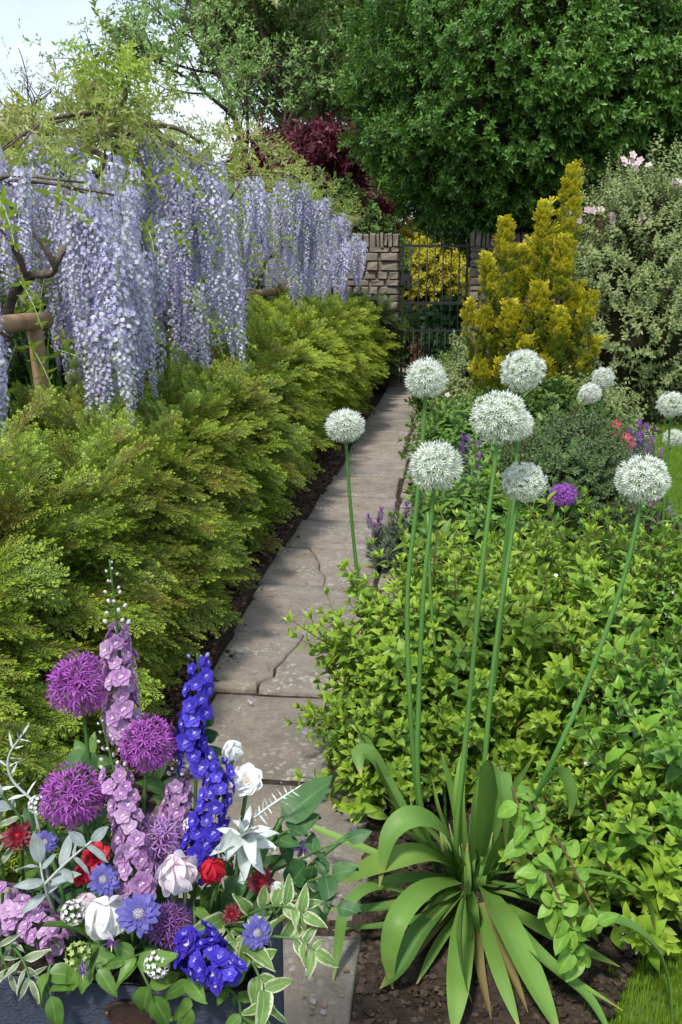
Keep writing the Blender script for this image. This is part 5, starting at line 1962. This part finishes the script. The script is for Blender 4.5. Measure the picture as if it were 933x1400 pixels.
# ---- spikes of larkspur and delphinium
def spike_floret(name, mats, w=.8, petals=5, bee=True, cup=.45):
    mb = MB()
    for k in range(petals):
        a = k * 2 * math.pi / petals + .3
        d = Vector((math.cos(a), math.sin(a), cup))
        mb.inst(leaf_t(1, w * 1.2, 5, .12, .22, 'round', 0, 0, 1, .05, .2), xf((0, 0, 0), frame(d, (0, 0, 1), .12)))
    for k in range(petals):
        a = k * 2 * math.pi / petals + .9
        d = Vector((math.cos(a), math.sin(a), cup * 1.5))
        mb.inst(leaf_t(.72, w * .85, 4, .12, .2, 'round', 0, 0, 1, .06, -.2), xf((0, 0, .05), frame(d, (0, 0, 1), -.1)))
    if bee:
        for k in range(3):
            a = k * 2.1
            mb.inst(leaf_t(.42, .3, 2, .2, .1, 'ovate', 1), xf((0, 0, .1), frame(Vector((math.cos(a), math.sin(a), 1.2)), (0, 0, 1))))
    mb.tube([(0, 0, .05), (0, -.1, -.35), (0, -.35, -.85)], [.12, .08, .02], 5, 0, cap=False)
    return mb.mesh(name, mats)


def bud_mesh(name, mats):
    mb = lumpy((0, .35, 0), (.42, .6, .42), .15, 1.2, None, 9, 7)
    mb.tube([(0, -.6, 0), (0, -.1, 0)], [.05, .07], 4, 1, cap=False)
    return mb.mesh(name, mats)


M_pk = leafmat('larkspur_pink', [(.42, .18, .46), (.52, .28, .54), (.47, .22, .50), (.62, .43, .62), (.38, .15, .44)], trans=.35, rough=.55, veins=(38.0, 0.16), tip=(.62, .44, .62), tip_pos=(.55, 1.0), tip_amt=.6, blotch=((.40, .14, .40), 2.2))
M_pkw = leafmat('larkspur_eye', [(.75, .62, .70), (.8, .72, .74)], trans=.3)
M_bl = leafmat('delphinium_blue', [(.05, .03, .44), (.065, .04, .54), (.10, .07, .62), (.05, .03, .36)], trans=.3, rough=.5, veins=(38.0, 0.16), blotch=((.10, .03, .30), 2.0))
M_blw = leafmat('delphinium_eye', [(.30, .28, .72), (.62, .60, .80)], trans=.3)
M_bud = leafmat('larkspur_bud', [(.62, .60, .56), (.70, .66, .64), (.66, .56, .62)], trans=.25, rough=.6)
M_budb = leafmat('delphinium_bud', [(.30, .34, .55), (.12, .10, .50), (.45, .5, .5)], trans=.25, rough=.6)
PKF = spike_floret('floret', [M_pk, M_pkw])
BLF = spike_floret('floret', [M_bl, M_blw])
PKB = bud_mesh('bud', [M_bud, M_bstem])
BLB = bud_mesh('bud', [M_budb, M_bstem])


def spike(name, label, group, pts, rpx, n, fl, nb, bu, seed, fsz=14, buds_to=.28, dark=False):
    """pts from foot of the flowering part to its tip, in photo pixels with world Y"""
    r = random.Random(seed)
    q = spline([P(*a) for a in pts], 8)
    t = cut(name, label, 'flower', q[0], group)
    f = foot(q[0].x)
    mb = MB()
    pp = spline([f, f.lerp(q[0], .5)], 3)[:-1] + q
    mb.tube(pp, [.0032 * (1 - .6 * i / len(pp)) for i in range(len(pp))], 6)
    part('stem', mb.mesh('stem', [M_bstem]), t)
    s0 = m_per_px(q[0])
    N = len(q) - 1

    def on(u):
        k = min(int(u * N), N - 1)
        return q[k].lerp(q[k + 1], u * N - k), (q[k + 1] - q[k]).normalized()
    for k in range(n):
        u = (k + r.uniform(-.2, .2)) / n * (1 - buds_to)
        p, tg = on(max(0, u))
        a = k * 2.39996 + r.uniform(-.3, .3)
        o = Matrix.Rotation(a, 3, tg) @ tg.orthogonal().normalized()
        tp = 1 - .35 * u / (1 - buds_to + .001)
        rad = rpx * s0 * tp * r.uniform(.55, .9)
        c = p + o * rad
        mb = None
        part('floret', fl, t, xf(c, face_to(o + Vector((0, 0, .25)) + rdir(r) * .3), fsz * s0 * tp * r.uniform(.8, 1.15)))
    for k in range(nb):
        v = k / nb
        u = 1 - buds_to + buds_to * v * .99
        p, tg = on(u)
        a = k * 2.39996
        o = Matrix.Rotation(a, 3, tg) @ tg.orthogonal().normalized()
        part('bud', bu, t, xf(p + o * rpx * s0 * (.55 - .4 * v), frame(o + tg * 1.2, tg), s0 * (7 - 3.6 * v)))
    return t


GP, GB = 'pink larkspur spikes', 'blue delphinium spikes'
spike('larkspur', 'tallest pink larkspur spike with pale buds at its tip', GP, [(168, 1010, 1.14), (166, 930, 1.14), (160, 850, 1.14), (150, 765, 1.14)], 27, 46, PKF, 17, PKB, 1, 17, .36)
spike('larkspur', 'pink larkspur spike leaning down between the lilac allium and the silver leaves', GP, [(188, 1222, 1.05), (178, 1140, 1.07), (158, 1060, 1.10), (138, 980, 1.11)], 29, 52, PKF, 16, PKB, 2, 17, .30)
spike('larkspur', 'short pink larkspur spike beside the blue delphinium', GP, [(243, 1118, 1.13), (244, 1080, 1.13), (242, 1035, 1.13)], 21, 22, PKF, 8, PKB, 3, 15, .3)
spike('delphinium', 'upright blue delphinium spike beside the stone path', GB, [(268, 1050, 1.14), (262, 1000, 1.14), (272, 950, 1.15), (270, 893, 1.15)], 25, 40, BLF, 3, BLB, 4, 15, .05)
spike('delphinium', 'broad deep blue delphinium spike beside the white ranunculus', GB, [(265, 1190, 1.08), (280, 1140, 1.09), (295, 1090, 1.09), (302, 1035, 1.10)], 31, 60, BLF, 3, BLB, 5, 15, .04)
spike('delphinium', 'deep blue delphinium hanging over the planter rim', GB, [(268, 1290, 1.0), (285, 1310, .97), (302, 1322, .95), (316, 1340, .94)], 33, 46, BLF, 0, BLB, 6, 18, .02)
spike('stock_flower', 'mauve pink stock spray at the left planter rim', 'mauve sprays', [(-10, 1240, 1.06), (35, 1255, 1.05), (62, 1270, 1.03), (82, 1296, 1.0)], 38, 48, PKF, 0, PKB, 7, 15, .02)

# ---- round flowers facing the viewer
def layered(name, mats, rows, eye=None, eye_mat=1, w=1.0):
    """rows: (count, length, lift, start radius)"""
    mb = MB()
    r = random.Random(len(rows) * 7 + int(rows[0][0]))
    for (n, L, lift, r0) in rows:
        for k in range(n):
            a = k * 2 * math.pi / n + r.uniform(-.15, .15)
            o = Vector((math.cos(a), math.sin(a), 0))
            mb.inst(leaf_t(L * r.uniform(.85, 1.12), L * w * min(1.2, 6.5 / n), 6, .2, r.uniform(.1, .35), 'round', 0, 0, 1, .05, r.uniform(-.5, .5)), xf(o * r0, frame(o + Vector((0, 0, lift + r.uniform(-.1, .1))), (0, 0, 1), r.uniform(-.25, .25))))
    if eye:
        mb.inst(lumpy((0, 0, eye * .3), (eye, eye, eye * .6), .2, 3, None, 12, 8).tmpl(), Matrix.Identity(4), eye_mat)
        for k in range(26):
            a = k * 2.4
            q = eye * math.sqrt(k / 26) * 1.15
            mb.tube([(q * math.cos(a) * .8, q * math.sin(a) * .8, eye * .5), (q * math.cos(a) * 1.1, q * math.sin(a) * 1.1, eye * 1.2)], [.018, .026], 4, 2)
    return mb.mesh(name, mats)


def ball_petals(name, mats, n, w, seed, tight=.25):
    """bud of overlapping cupped petals, +Z up; second material for the base scales"""
    r = random.Random(seed)
    mb = MB()
    for k in range(n):
        z = .95 - 1.6 * (k + .5) / n
        a = k * 2.39996
        q = math.sqrt(max(0, 1 - z * z))
        o = Vector((q * math.cos(a), q * math.sin(a), z))
        up = Vector((-o.x * z, -o.y * z, q)) if q > .05 else Vector((1, 0, 0))
        L = w * r.uniform(.85, 1.15)
        mb.inst(leaf_t(L, L * .95, 7, .3, .36, 'round', 0, 0, 1, .03, .2), xf(o * .78 - up.normalized() * L * .4, frame(up + o * tight, o)))
    mb.inst(lumpy((0, 0, 0), (.72, .72, .74), .08, 2, None, 14, 10).tmpl(), Matrix.Identity(4), 0)
    for k in range(6):
        a = k * 1.05
        o = Vector((math.cos(a), math.sin(a), -.6))
        mb.inst(leaf_t(.7, .5, 3, .2, -.3, 'ovate', 1), xf((0, 0, -.95), frame(o + Vector((0, 0, .9)), -o)))
    return mb.mesh(name, mats)


def ball_florets(name, mats, n, sz):
    mb = MB()
    r = random.Random(n)
    for k in range(n):
        z = 1 - 1.7 * (k + .5) / n
        a = k * 2.39996
        q = math.sqrt(max(0, 1 - z * z))
        o = Vector((q * math.cos(a), q * math.sin(a), z))
        m = face_to(o + rdir(r) * .3)
        for j in range(5):
            b = j * 1.257
            mb.inst(leaf_t(sz, sz * .75, 2, .2, -.1, 'round'), xf(o * .85, m @ frame(Vector((math.cos(b), math.sin(b), .5)), (0, 0, 1))))
        mb.tube([(0, 0, 0), o * .85], [.03, .02], 3, 1, cap=False)
    return mb.mesh(name, mats)


M_white = leafmat('petal_white', [(.80, .80, .78), (.84, .83, .82)], trans=.3, rough=.55, veins=(30.0, 0.05), blotch=((.66, .66, .56), 4.0))
M_wpink = leafmat('petal_white_pink', [(.80, .72, .78), (.84, .78, .82)], tip=(.66, .30, .46), tip_pos=(.86, 1.0), trans=.3, rough=.55)
M_red = leafmat('petal_red', [(.42, .010, .025), (.52, .015, .035)], trans=.25, rough=.5)
M_dred = leafmat('petal_dark_red', [(.16, .012, .02), (.22, .018, .03)], trans=.2, rough=.5)
M_scab = leafmat('petal_blue_violet', [(.62, .62, .80), (.66, .65, .80)], tip=(.085, .07, .38), tip_pos=(.08, .34), trans=.3, rough=.55, veins=(38.0, 0.16))
M_eyep = leafmat('eye_pale', [(.34, .34, .36), (.40, .38, .36)], trans=0, rough=.8)
M_stam = leafmat('stamen', [(.16, .12, .30), (.30, .25, .42)], trans=0, rough=.8)
M_yel = leafmat('eye_yellow', [(.55, .50, .22), (.6, .56, .3)], trans=0, rough=.8)
M_col = leafmat('petal_columbine', [(.26, .13, .46), (.34, .19, .54)], trans=.3)
M_sep = leafmat('sepal', [(.10, .20, .05), (.14, .25, .06)], trans=.2)
SCAB = layered('scabious_head', [M_scab, M_eyep, M_stam], [(15, .95, .12, .15), (13, .8, .4, .15), (11, .55, .8, .15)], .30)
RANU = layered('ranunculus_head', [M_white, M_yel, M_yel], [(7, 1.0, .3, .1), (7, .85, .8, .1), (6, .7, 1.5, .1), (5, .5, 2.5, .08)], .16)
DARK = layered('dark_red_head', [M_dred, M_red, M_red], [(14, 1.0, .2, .1), (12, .8, .6, .1), (10, .6, 1.2, .1)], .25, w=.8)
REDF = layered('red_head', [M_red, M_dred, M_dred], [(8, 1.0, .3, .1), (7, .8, .8, .1), (6, .6, 1.6, .1)], .18)
PEON = ball_petals('peony_bud', [M_wpink, M_sep], 13, 1.45, 1)
WBAL = ball_petals('white_globe', [M_white, M_sep], 13, 1.4, 2)
REDB = ball_petals('red_bud', [M_red, M_sep], 16, 1.2, 3)
WCLU = ball_florets('white_cluster', [M_white, M_sep], 40, .28)
GCLU = ball_florets('green_cluster', [leafmat('green_floret', [(.40, .52, .16), (.5, .6, .25)], trans=.3), M_sep], 22, .36)


def face_cam(p, up=.3):
    v = (CAMP - p).normalized()
    return v + Vector((0, 0, up))


def round_flower(name, label, x, y, Y, rpx, me, seed=0, up=.3, turn=(0, 0, 0), cat='flower', group=None, bud=False):
    r = random.Random(seed)
    h = P(x, y, Y)
    t = cut(name, label, cat, h, group)
    s = rpx * m_per_px(h)
    n = face_cam(h, up) + Vector(turn)
    if bud:
        n = Vector((0, -.25, 1)) + Vector(turn)
    m = face_to(n) @ Matrix.Rotation(r.uniform(0, 6), 3, 'Z')
    back = h - n.normalized() * s * .7
    stem_of(t, back)
    part('flower_head', me, t, xf(h, m, s))
    return t


round_flower('scabious', 'blue violet scabious with a pale eye beside the white globe', 190, 1250, .99, 27, SCAB, 1)
round_flower('scabious', 'smaller blue scabious below the red blooms', 141, 1203, 1.02, 20, SCAB, 2)
round_flower('nigella', 'muted blue flower among the cream edged leaves', 352, 1276, .99, 20, SCAB, 3, turn=(.3, 0, -.2))
round_flower('ranunculus', 'open white ranunculus beside the blue delphinium', 338, 1068, 1.12, 22, RANU, 4, .5)
round_flower('white_bud', 'small round white bud above the white ranunculus', 318, 1028, 1.13, 12, WBAL, 5, bud=True)
round_flower('white_bud', 'tiny cream bud beside the dark red bloom', 378, 1214, 1.03, 7, WBAL, 15, bud=True)
round_flower('peony_bud', 'white peony bud with pink petal edges beneath the lilac allium', 245, 1197, 1.03, 24, PEON, 6, bud=True)
round_flower('white_globe_flower', 'round white double bloom beside the blue violet scabious', 148, 1256, 1.00, 27, WBAL, 7, bud=True)
round_flower('peony_bud', 'tight red bud beside the silver star leaves', 291, 1191, 1.03, 16, REDB, 8, bud=True)
round_flower('red_flower', 'red bloom between the silver leaves and pink larkspur', 131, 1171, 1.05, 18, REDF, 9)
round_flower('red_flower', 'small red bloom half hidden below another red bloom', 112, 1197, 1.05, 13, REDF, 10)
round_flower('dark_red_flower', 'dark red frilled bloom at the left edge of the arrangement', 25, 1143, 1.09, 20, DARK, 11)
round_flower('dark_red_flower', 'dark red frilled bloom beneath the silver star leaves', 357, 1205, 1.05, 18, DARK, 12)
round_flower('white_cluster_flower', 'white clustered flower ball hanging over the planter rim', 215, 1318, .975, 18, WCLU, 13)
round_flower('white_cluster_flower', 'pale flower cluster among the silver leaves', 100, 1248, 1.02, 17, WCLU, 16)
round_flower('green_cluster_flower', 'lime green bud cluster at the planter rim', 107, 1306, .985, 17, GCLU, 14)
round_flower('white_cluster_flower', 'white tuft behind the dark allium at the left', 52, 1100, 1.11, 13, WCLU, 17)

round_flower('scabious', 'small blue scabious half hidden behind the silver leaves', 62, 1152, 1.09, 15, SCAB, 31)
round_flower('white_cluster_flower', 'pale flower cluster beneath the short pink larkspur', 262, 1128, 1.1, 12, WCLU, 32)
round_flower('peony_bud', 'small blush bud behind the white globe', 118, 1236, 1.04, 13, PEON, 33, bud=True)
round_flower('dark_red_flower', 'small dark red bloom above the hanging delphinium', 318, 1250, 1.03, 13, DARK, 34)
# columbines
mb = MB()
for k in range(5):
    a = k * 1.2566
    o = Vector((math.cos(a), math.sin(a), .35))
    mb.inst(leaf_t(1.0, .42, 3, .2, .2, 'ovate'), xf((0, 0, 0), frame(o, (0, 0, 1))))
    o2 = Vector((math.cos(a + .63), math.sin(a + .63), 1.6))
    mb.inst(leaf_t(.6, .34, 2, .3, .1, 'round', 0), xf((0, 0, 0), frame(o2, (0, 0, 1))))
    mb.tube(spline([Vector((0, 0, .1)), Vector((math.cos(a + .63) * .25, math.sin(a + .63) * .25, -.4)), Vector((math.cos(a + .63) * .2, math.sin(a + .63) * .2, -.9))], 3), [.1, .08, .06, .05, .04, .03, .02], 5, 0)
mb.tube([(0, 0, 0), (0, 0, .9)], [.1, .05], 5, 1)
COLU = mb.mesh('columbine_head', [M_col, M_yel])
round_flower('columbine', 'purple spurred columbine beside the dark green leaf', 415, 1160, 1.10, 17, COLU, 20, turn=(0, 0, -1.0))
round_flower('columbine', 'purple columbine against the strap leaves', 450, 1226, 1.06, 13, COLU, 21, turn=(.4, 0, -.6))
round_flower('columbine', 'drooping purple columbine bud hanging below the lime green cluster', 114, 1326, .97, 14, COLU, 22, turn=(-.2, .2, -1.6))
round_flower('columbine', 'pink columbine bud reaching out toward the strap leaves', 484, 1137, 1.12, 8, COLU, 23, turn=(1.2, 0, .2))
round_flower('columbine', 'violet columbine drooping below the white globe', 152, 1288, .975, 15, COLU, 24, turn=(0, 0, -1.3))

# ---- foliage in the planter
M_silver = leafmat('silver_leaf', [(.26, .32, .32), (.34, .39, .38), (.22, .29, .28)], trans=.15, rough=.7, spec=.2, midrib=(.52, .56, .52), blotch=((.45, .49, .47), 10.0))
M_swhite = leafmat('white_felt_leaf', [(.52, .57, .54), (.62, .66, .62), (.70, .73, .69)], trans=.15, rough=.8, spec=.1, blotch=((.40, .46, .42), 12.0))
M_dkl = leafmat('dark_glossy_leaf', [(.035, .10, .035), (.05, .13, .04), (.07, .16, .045)], trans=.2, rough=.48, spec=.3, midrib=(.14, .26, .10))
M_medl = leafmat('bouquet_leaf', [(.08, .18, .03), (.12, .24, .04), (.16, .29, .05)], trans=.28, rough=.4, midrib=(.25, .38, .12))
M_vgl = leafmat('cream_edged_leaf', [(.13, .25, .06), (.18, .30, .08), (.10, .20, .05)], margin=(.52, .55, .34), margin_w=.7, trans=.28, rough=.4, midrib=(.35, .45, .2))
M_grl = leafmat('grey_edged_leaf', [(.16, .22, .12), (.22, .28, .15)], margin=(.50, .52, .38), margin_w=.7, trans=.2, rough=.5)
LF = {}
for nm, m, L, W, sh, cu in (('silver', M_silver, 1, .34, 'lance', .2), ('white', M_swhite, 1, .30, 'lance', .15), ('dark', M_dkl, 1, .52, 'ovate', .2), ('med', M_medl, 1, .50, 'ovate', .25), ('varieg', M_vgl, 1, .48, 'ovate', .35), ('grey', M_grl, 1, .26, 'lance', .2)):
    LF[nm] = []
    for fo_, cu_, wv_, tw_ in ((.25, cu, .02, .3), (.5, cu * 1.8, .035, -.5), (.1, -cu * .5, .03, .6), (.35, cu * 1.3, .045, 1.0)):
        b_ = MB()
        b_.inst(leaf_t(L, W * random.Random(nm + str(fo_)).uniform(.85, 1.2), 8, fo_, cu_, sh, 0, 0, 1, wv_, tw_), Matrix.Identity(4))
        LF[nm].append(b_.mesh('leaf', [m]))


def leaf_at(t, kind, x0, y0, x1, y1, Y0, Y1, wide=1.0, roll=0.0, name='leaf'):
    """a leaf from pixel (x0,y0) to (x1,y1)"""
    a, b = P(x0, y0, Y0), P(x1, y1, Y1)
    d = b - a
    m = frame(d, (CAMP - a).normalized() + Vector((0, 0, .5)), roll)
    part(name, LF[kind][rb.randrange(4)], t, xf(a, m, (d.length * wide, d.length, d.length)))


def sprig(label, kind, path_px, n, len_px, seed, name='leaf_sprig', spread=1.0, wide=1.0, group=None, stem_mat=None, root=True, both=True):
    r = random.Random(seed)
    q = spline([P(*a) for a in path_px], 6)
    t = thing(name, label, 'foliage', (q[0].x, q[0].y, PZ), group)
    mb = MB()
    f = foot(q[0].x)
    pp = ([f, f.lerp(q[0], .5) + Vector((0, 0, .02))] if root else []) + q
    mb.tube(pp, [.0024 * (1 - .5 * i / len(pp)) for i in range(len(pp))], 5)
    part('stem', mb.mesh('stem', [stem_mat or M_bstem]), t)
    N = len(q) - 1
    for k in range(n):
        u = (k + .6) / n
        i = min(int(u * N), N - 1)
        p = q[i].lerp(q[i + 1], u * N - i)
        tg = (q[i + 1] - q[i]).normalized()
        view = (CAMP - p).normalized()
        sd = tg.cross(view).normalized()
        for s in ((-1, 1) if both else ((-1) ** k,)):
            if r.random() < .12:
                continue
            d = sd * s * spread * r.uniform(.4, 1.2) + tg * r.uniform(.0, 1.0) + view * r.uniform(-.5, .8) + rdir(r) * .35
            L = len_px * m_per_px(p) * r.uniform(.6, 1.25) * (1.1 - .4 * u)
            part('leaf', LF[kind][r.randrange(4)], t, xf(p, frame(d, view + Vector((0, 0, .6)) + rdir(r) * .9), (L * wide * r.uniform(.8, 1.2), L, L)))
    d = (q[-1] - q[-2]).normalized()
    L = len_px * .8 * m_per_px(q[-1])
    part('leaf', LF[kind][r.randrange(4)], t, xf(q[-1], frame(d, (CAMP - q[-1]).normalized()), (L * wide, L, L)))
    return t


# silver foliage
sprig('silver leaved sprig fanning over the left of the planter', 'silver', [(75, 1250, 1.05), (62, 1215, 1.03), (55, 1180, 1.03)], 4, 62, 31, wide=1.0, stem_mat=M_swhite)
sprig('silver leaved sprig pointing up toward the red blooms', 'silver', [(60, 1210, 1.03), (90, 1180, 1.02), (125, 1150, 1.02)], 4, 46, 32, stem_mat=M_swhite)
sprig('pale silver branching sprig rising at the left edge', 'white', [(45, 1095, 1.12), (16, 1065, 1.12), (12, 1035, 1.12), (30, 1005, 1.12)], 7, 26, 33, wide=.45, stem_mat=M_swhite)
sprig('grey leaf sprig below the pale silver branch', 'silver', [(30, 1120, 1.10), (5, 1090, 1.10), (-20, 1075, 1.10)], 3, 36, 34, wide=.7)
star = thing('silver_star_leaves', 'white silver star of pointed leaves below the ranunculus', 'foliage', tuple(Vector((P(335, 1140, 1.08).x, P(335, 1140, 1.08).y, PZ))))
h = P(333, 1142, 1.06)
stem_of(star, h)
for (x, y, Y) in [(280, 1170, 1.03), (300, 1185, 1.0), (335, 1205, 1.0), (360, 1190, 1.01), (375, 1160, 1.03), (372, 1125, 1.06), (345, 1095, 1.1), (310, 1100, 1.1), (290, 1130, 1.06), (392, 1140, 1.05), (325, 1120, 1.0), (355, 1135, 1.0), (318, 1160, 1.0), (300, 1150, 1.0), (350, 1160, .99), (340, 1118, 1.02)]:
    leaf_at(star, 'white', 333 + (x - 333) * .10, 1142 + (y - 1142) * .10, 333 + (x - 333) * .85, 1142 + (y - 1142) * .85, 1.06, Y, rb.uniform(.6, 1.1), rb.uniform(-.7, .7))
sprig('white needle sprig pointing at the dark green leaf', 'white', [(345, 1120, 1.09), (372, 1100, 1.08), (402, 1080, 1.08)], 9, 17, 35, wide=.4, stem_mat=M_swhite)
# large dark leaf
t = thing('large_dark_leaf', 'large glossy dark green leaf over the path beside the ranunculus', 'foliage', tuple(Vector((P(390, 1110, 1.1).x, 1.1, PZ))))
stem_of(t, P(386, 1118, 1.1))
leaf_at(t, 'dark', 386, 1120, 456, 1062, 1.10, 1.14, 1.0)
# clematis-like leaves at the right
for i, (path_px, n, L, lab) in enumerate([
        ([(375, 1190, 1.10), (410, 1175, 1.09), (440, 1160, 1.08), (475, 1148, 1.08)], 4, 40, 'dark leaf sprig behind the purple columbine'),
        ([(385, 1210, 1.08), (420, 1205, 1.07), (455, 1195, 1.06)], 4, 42, 'dark leaf sprig below the purple columbine'),
        ([(390, 1235, 1.06), (430, 1235, 1.05), (462, 1240, 1.04)], 3, 36, 'dark leaf sprig reaching the lower columbine'),
        ([(360, 1160, 1.10), (385, 1140, 1.10), (405, 1130, 1.10)], 3, 40, 'dark leaf sprig between star leaves and path'),
        ([(300, 1215, 1.08), (320, 1230, 1.06), (345, 1240, 1.04)], 4, 44, 'dark leaf sprig under the red bud'),
        ([(120, 1010, 1.15), (118, 1040, 1.13), (112, 1060, 1.12)], 3, 40, 'dark leaf sprig under the highest allium'),
        ([(255, 1060, 1.16), (272, 1030, 1.16), (280, 995, 1.16)], 2, 36, 'narrow leaf sprig behind the upright delphinium')]):
    sprig(lab, 'dark', path_px, max(2, n - 1), L * 1.1, 60 + i, wide=1.3, group='dark leaf sprigs')
# cream-edged leaves spilling over the right rim
for i, (path_px, n, L, lab) in enumerate([
        ([(330, 1255, 1.03), (365, 1240, 1.01), (395, 1240, 1.0), (415, 1250, .99)], 6, 42, 'cream edged leaf sprig highest on the right rim'),
        ([(335, 1275, 1.02), (375, 1280, .99), (410, 1285, .98), (432, 1300, .97)], 6, 42, 'cream edged leaf sprig reaching over the path edge'),
        ([(330, 1290, 1.0), (350, 1325, .97), (362, 1360, .95), (362, 1400, .94)], 6, 46, 'cream edged leaf sprig trailing down the planter side'),
        ([(305, 1250, 1.04), (310, 1270, 1.02), (325, 1290, 1.0)], 4, 38, 'cream edged leaf sprig above the hanging delphinium')]):
    sprig(lab, 'varieg', path_px, n, L, 80 + i, wide=1.0, group='cream edged leaf sprigs')
# green leaves hanging over the rim
for i, (path_px, n, L, lab) in enumerate([
        ([(180, 1300, 1.0), (195, 1330, .97), (210, 1362, .96)], 2, 62, 'broad green leaf sprig over the rim above the plaque'),
        ([(255, 1330, .99), (262, 1350, .97), (258, 1375, .96)], 2, 58, 'broad green leaf sprig over the rim under the delphinium'),
        ([(70, 1315, 1.0), (65, 1340, .98), (70, 1362, .97)], 2, 58, 'dark green leaf sprig over the rim at the left'),
        ([(130, 1280, 1.02), (120, 1300, 1.0), (135, 1325, .985)], 3, 54, 'bright green leaf sprig under the white globe'),
        ([(265, 1230, 1.05), (266, 1250, 1.03), (268, 1278, 1.02)], 2, 40, 'green leaf sprig beside the dark violet allium'),
        ([(210, 1280, 1.02), (200, 1300, 1.0), (170, 1312, .98)], 2, 36, 'green leaf sprig beneath the blue scabious'),
        ([(300, 1340, .99), (325, 1365, .96), (330, 1395, .95)], 3, 44, 'green leaf sprig trailing over the rim corner')]):
    sprig(lab, 'med', path_px, n, L, 100 + i, wide=1.05, group='green leaf sprigs on the rim')
for i, (path_px, n, L, lab) in enumerate([
        ([(10, 1285, 1.02), (30, 1310, .99), (42, 1340, .97)], 5, 40, 'narrow grey edged leaf sprig drooping over the rim'),
        ([(-10, 1270, 1.02), (0, 1300, .99), (12, 1330, .98)], 4, 40, 'narrow grey edged leaf sprig at the left rim corner'),
        ([(5, 1190, 1.08), (-5, 1160, 1.08), (0, 1120, 1.09)], 4, 34, 'narrow grey leaf sprig beside the dark red bloom')]):
    sprig(lab, 'grey', path_px, n, L, 120 + i, wide=1.0, group='grey edged leaf sprigs')
# low filler foliage inside the planter
r = random.Random(404)
NEAR = [(40, 1215, 'beneath the silver leaves'), (70, 1160, 'below the lowest magenta allium'), (120, 1225, 'between the small scabious and the white globe'), (165, 1275, 'under the blue violet scabious'),
        (205, 1215, 'between the pink larkspur and the peony bud'), (255, 1235, 'under the white peony bud'), (285, 1225, 'under the tight red bud'), (310, 1180, 'behind the silver star leaves'),
        (335, 1215, 'beside the lower dark red bloom'), (85, 1290, 'above the lime green cluster'), (200, 1290, 'above the white cluster ball'), (25, 1240, 'behind the mauve stock spray'),
        (225, 1085, 'under the middle magenta allium'), (150, 1130, 'behind the leaning pink larkspur'), (65, 1130, 'behind the left dark red bloom'), (300, 1270, 'above the hanging delphinium'),
        (60, 1325, 'behind the lime green cluster at the rim'), (150, 1330, 'behind the rim above the plaque'), (230, 1340, 'behind the rim under the white cluster ball'), (300, 1345, 'behind the rim corner under the cream edged leaves'), (20, 1300, 'behind the grey edged leaves'),
        (190, 1180, 'under the lilac star allium'), (355, 1170, 'under the white ranunculus'), (250, 1290, 'beside the hanging delphinium'), (130, 1060, 'under the highest magenta allium')]
for k, (x, y, lab) in enumerate(NEAR):
    Y = 1.17 - (y - 1100) * .00045
    sprig('green filler leaf sprig deep ' + lab, 'dark' if k % 3 else 'med', [(x, y + 30, Y), (x + r.uniform(-15, 15), y, Y + .01), (x + r.uniform(-30, 30), y - 25, Y + .02)], 3, 42, 200 + k, group='filler leaf sprigs among the flowers')
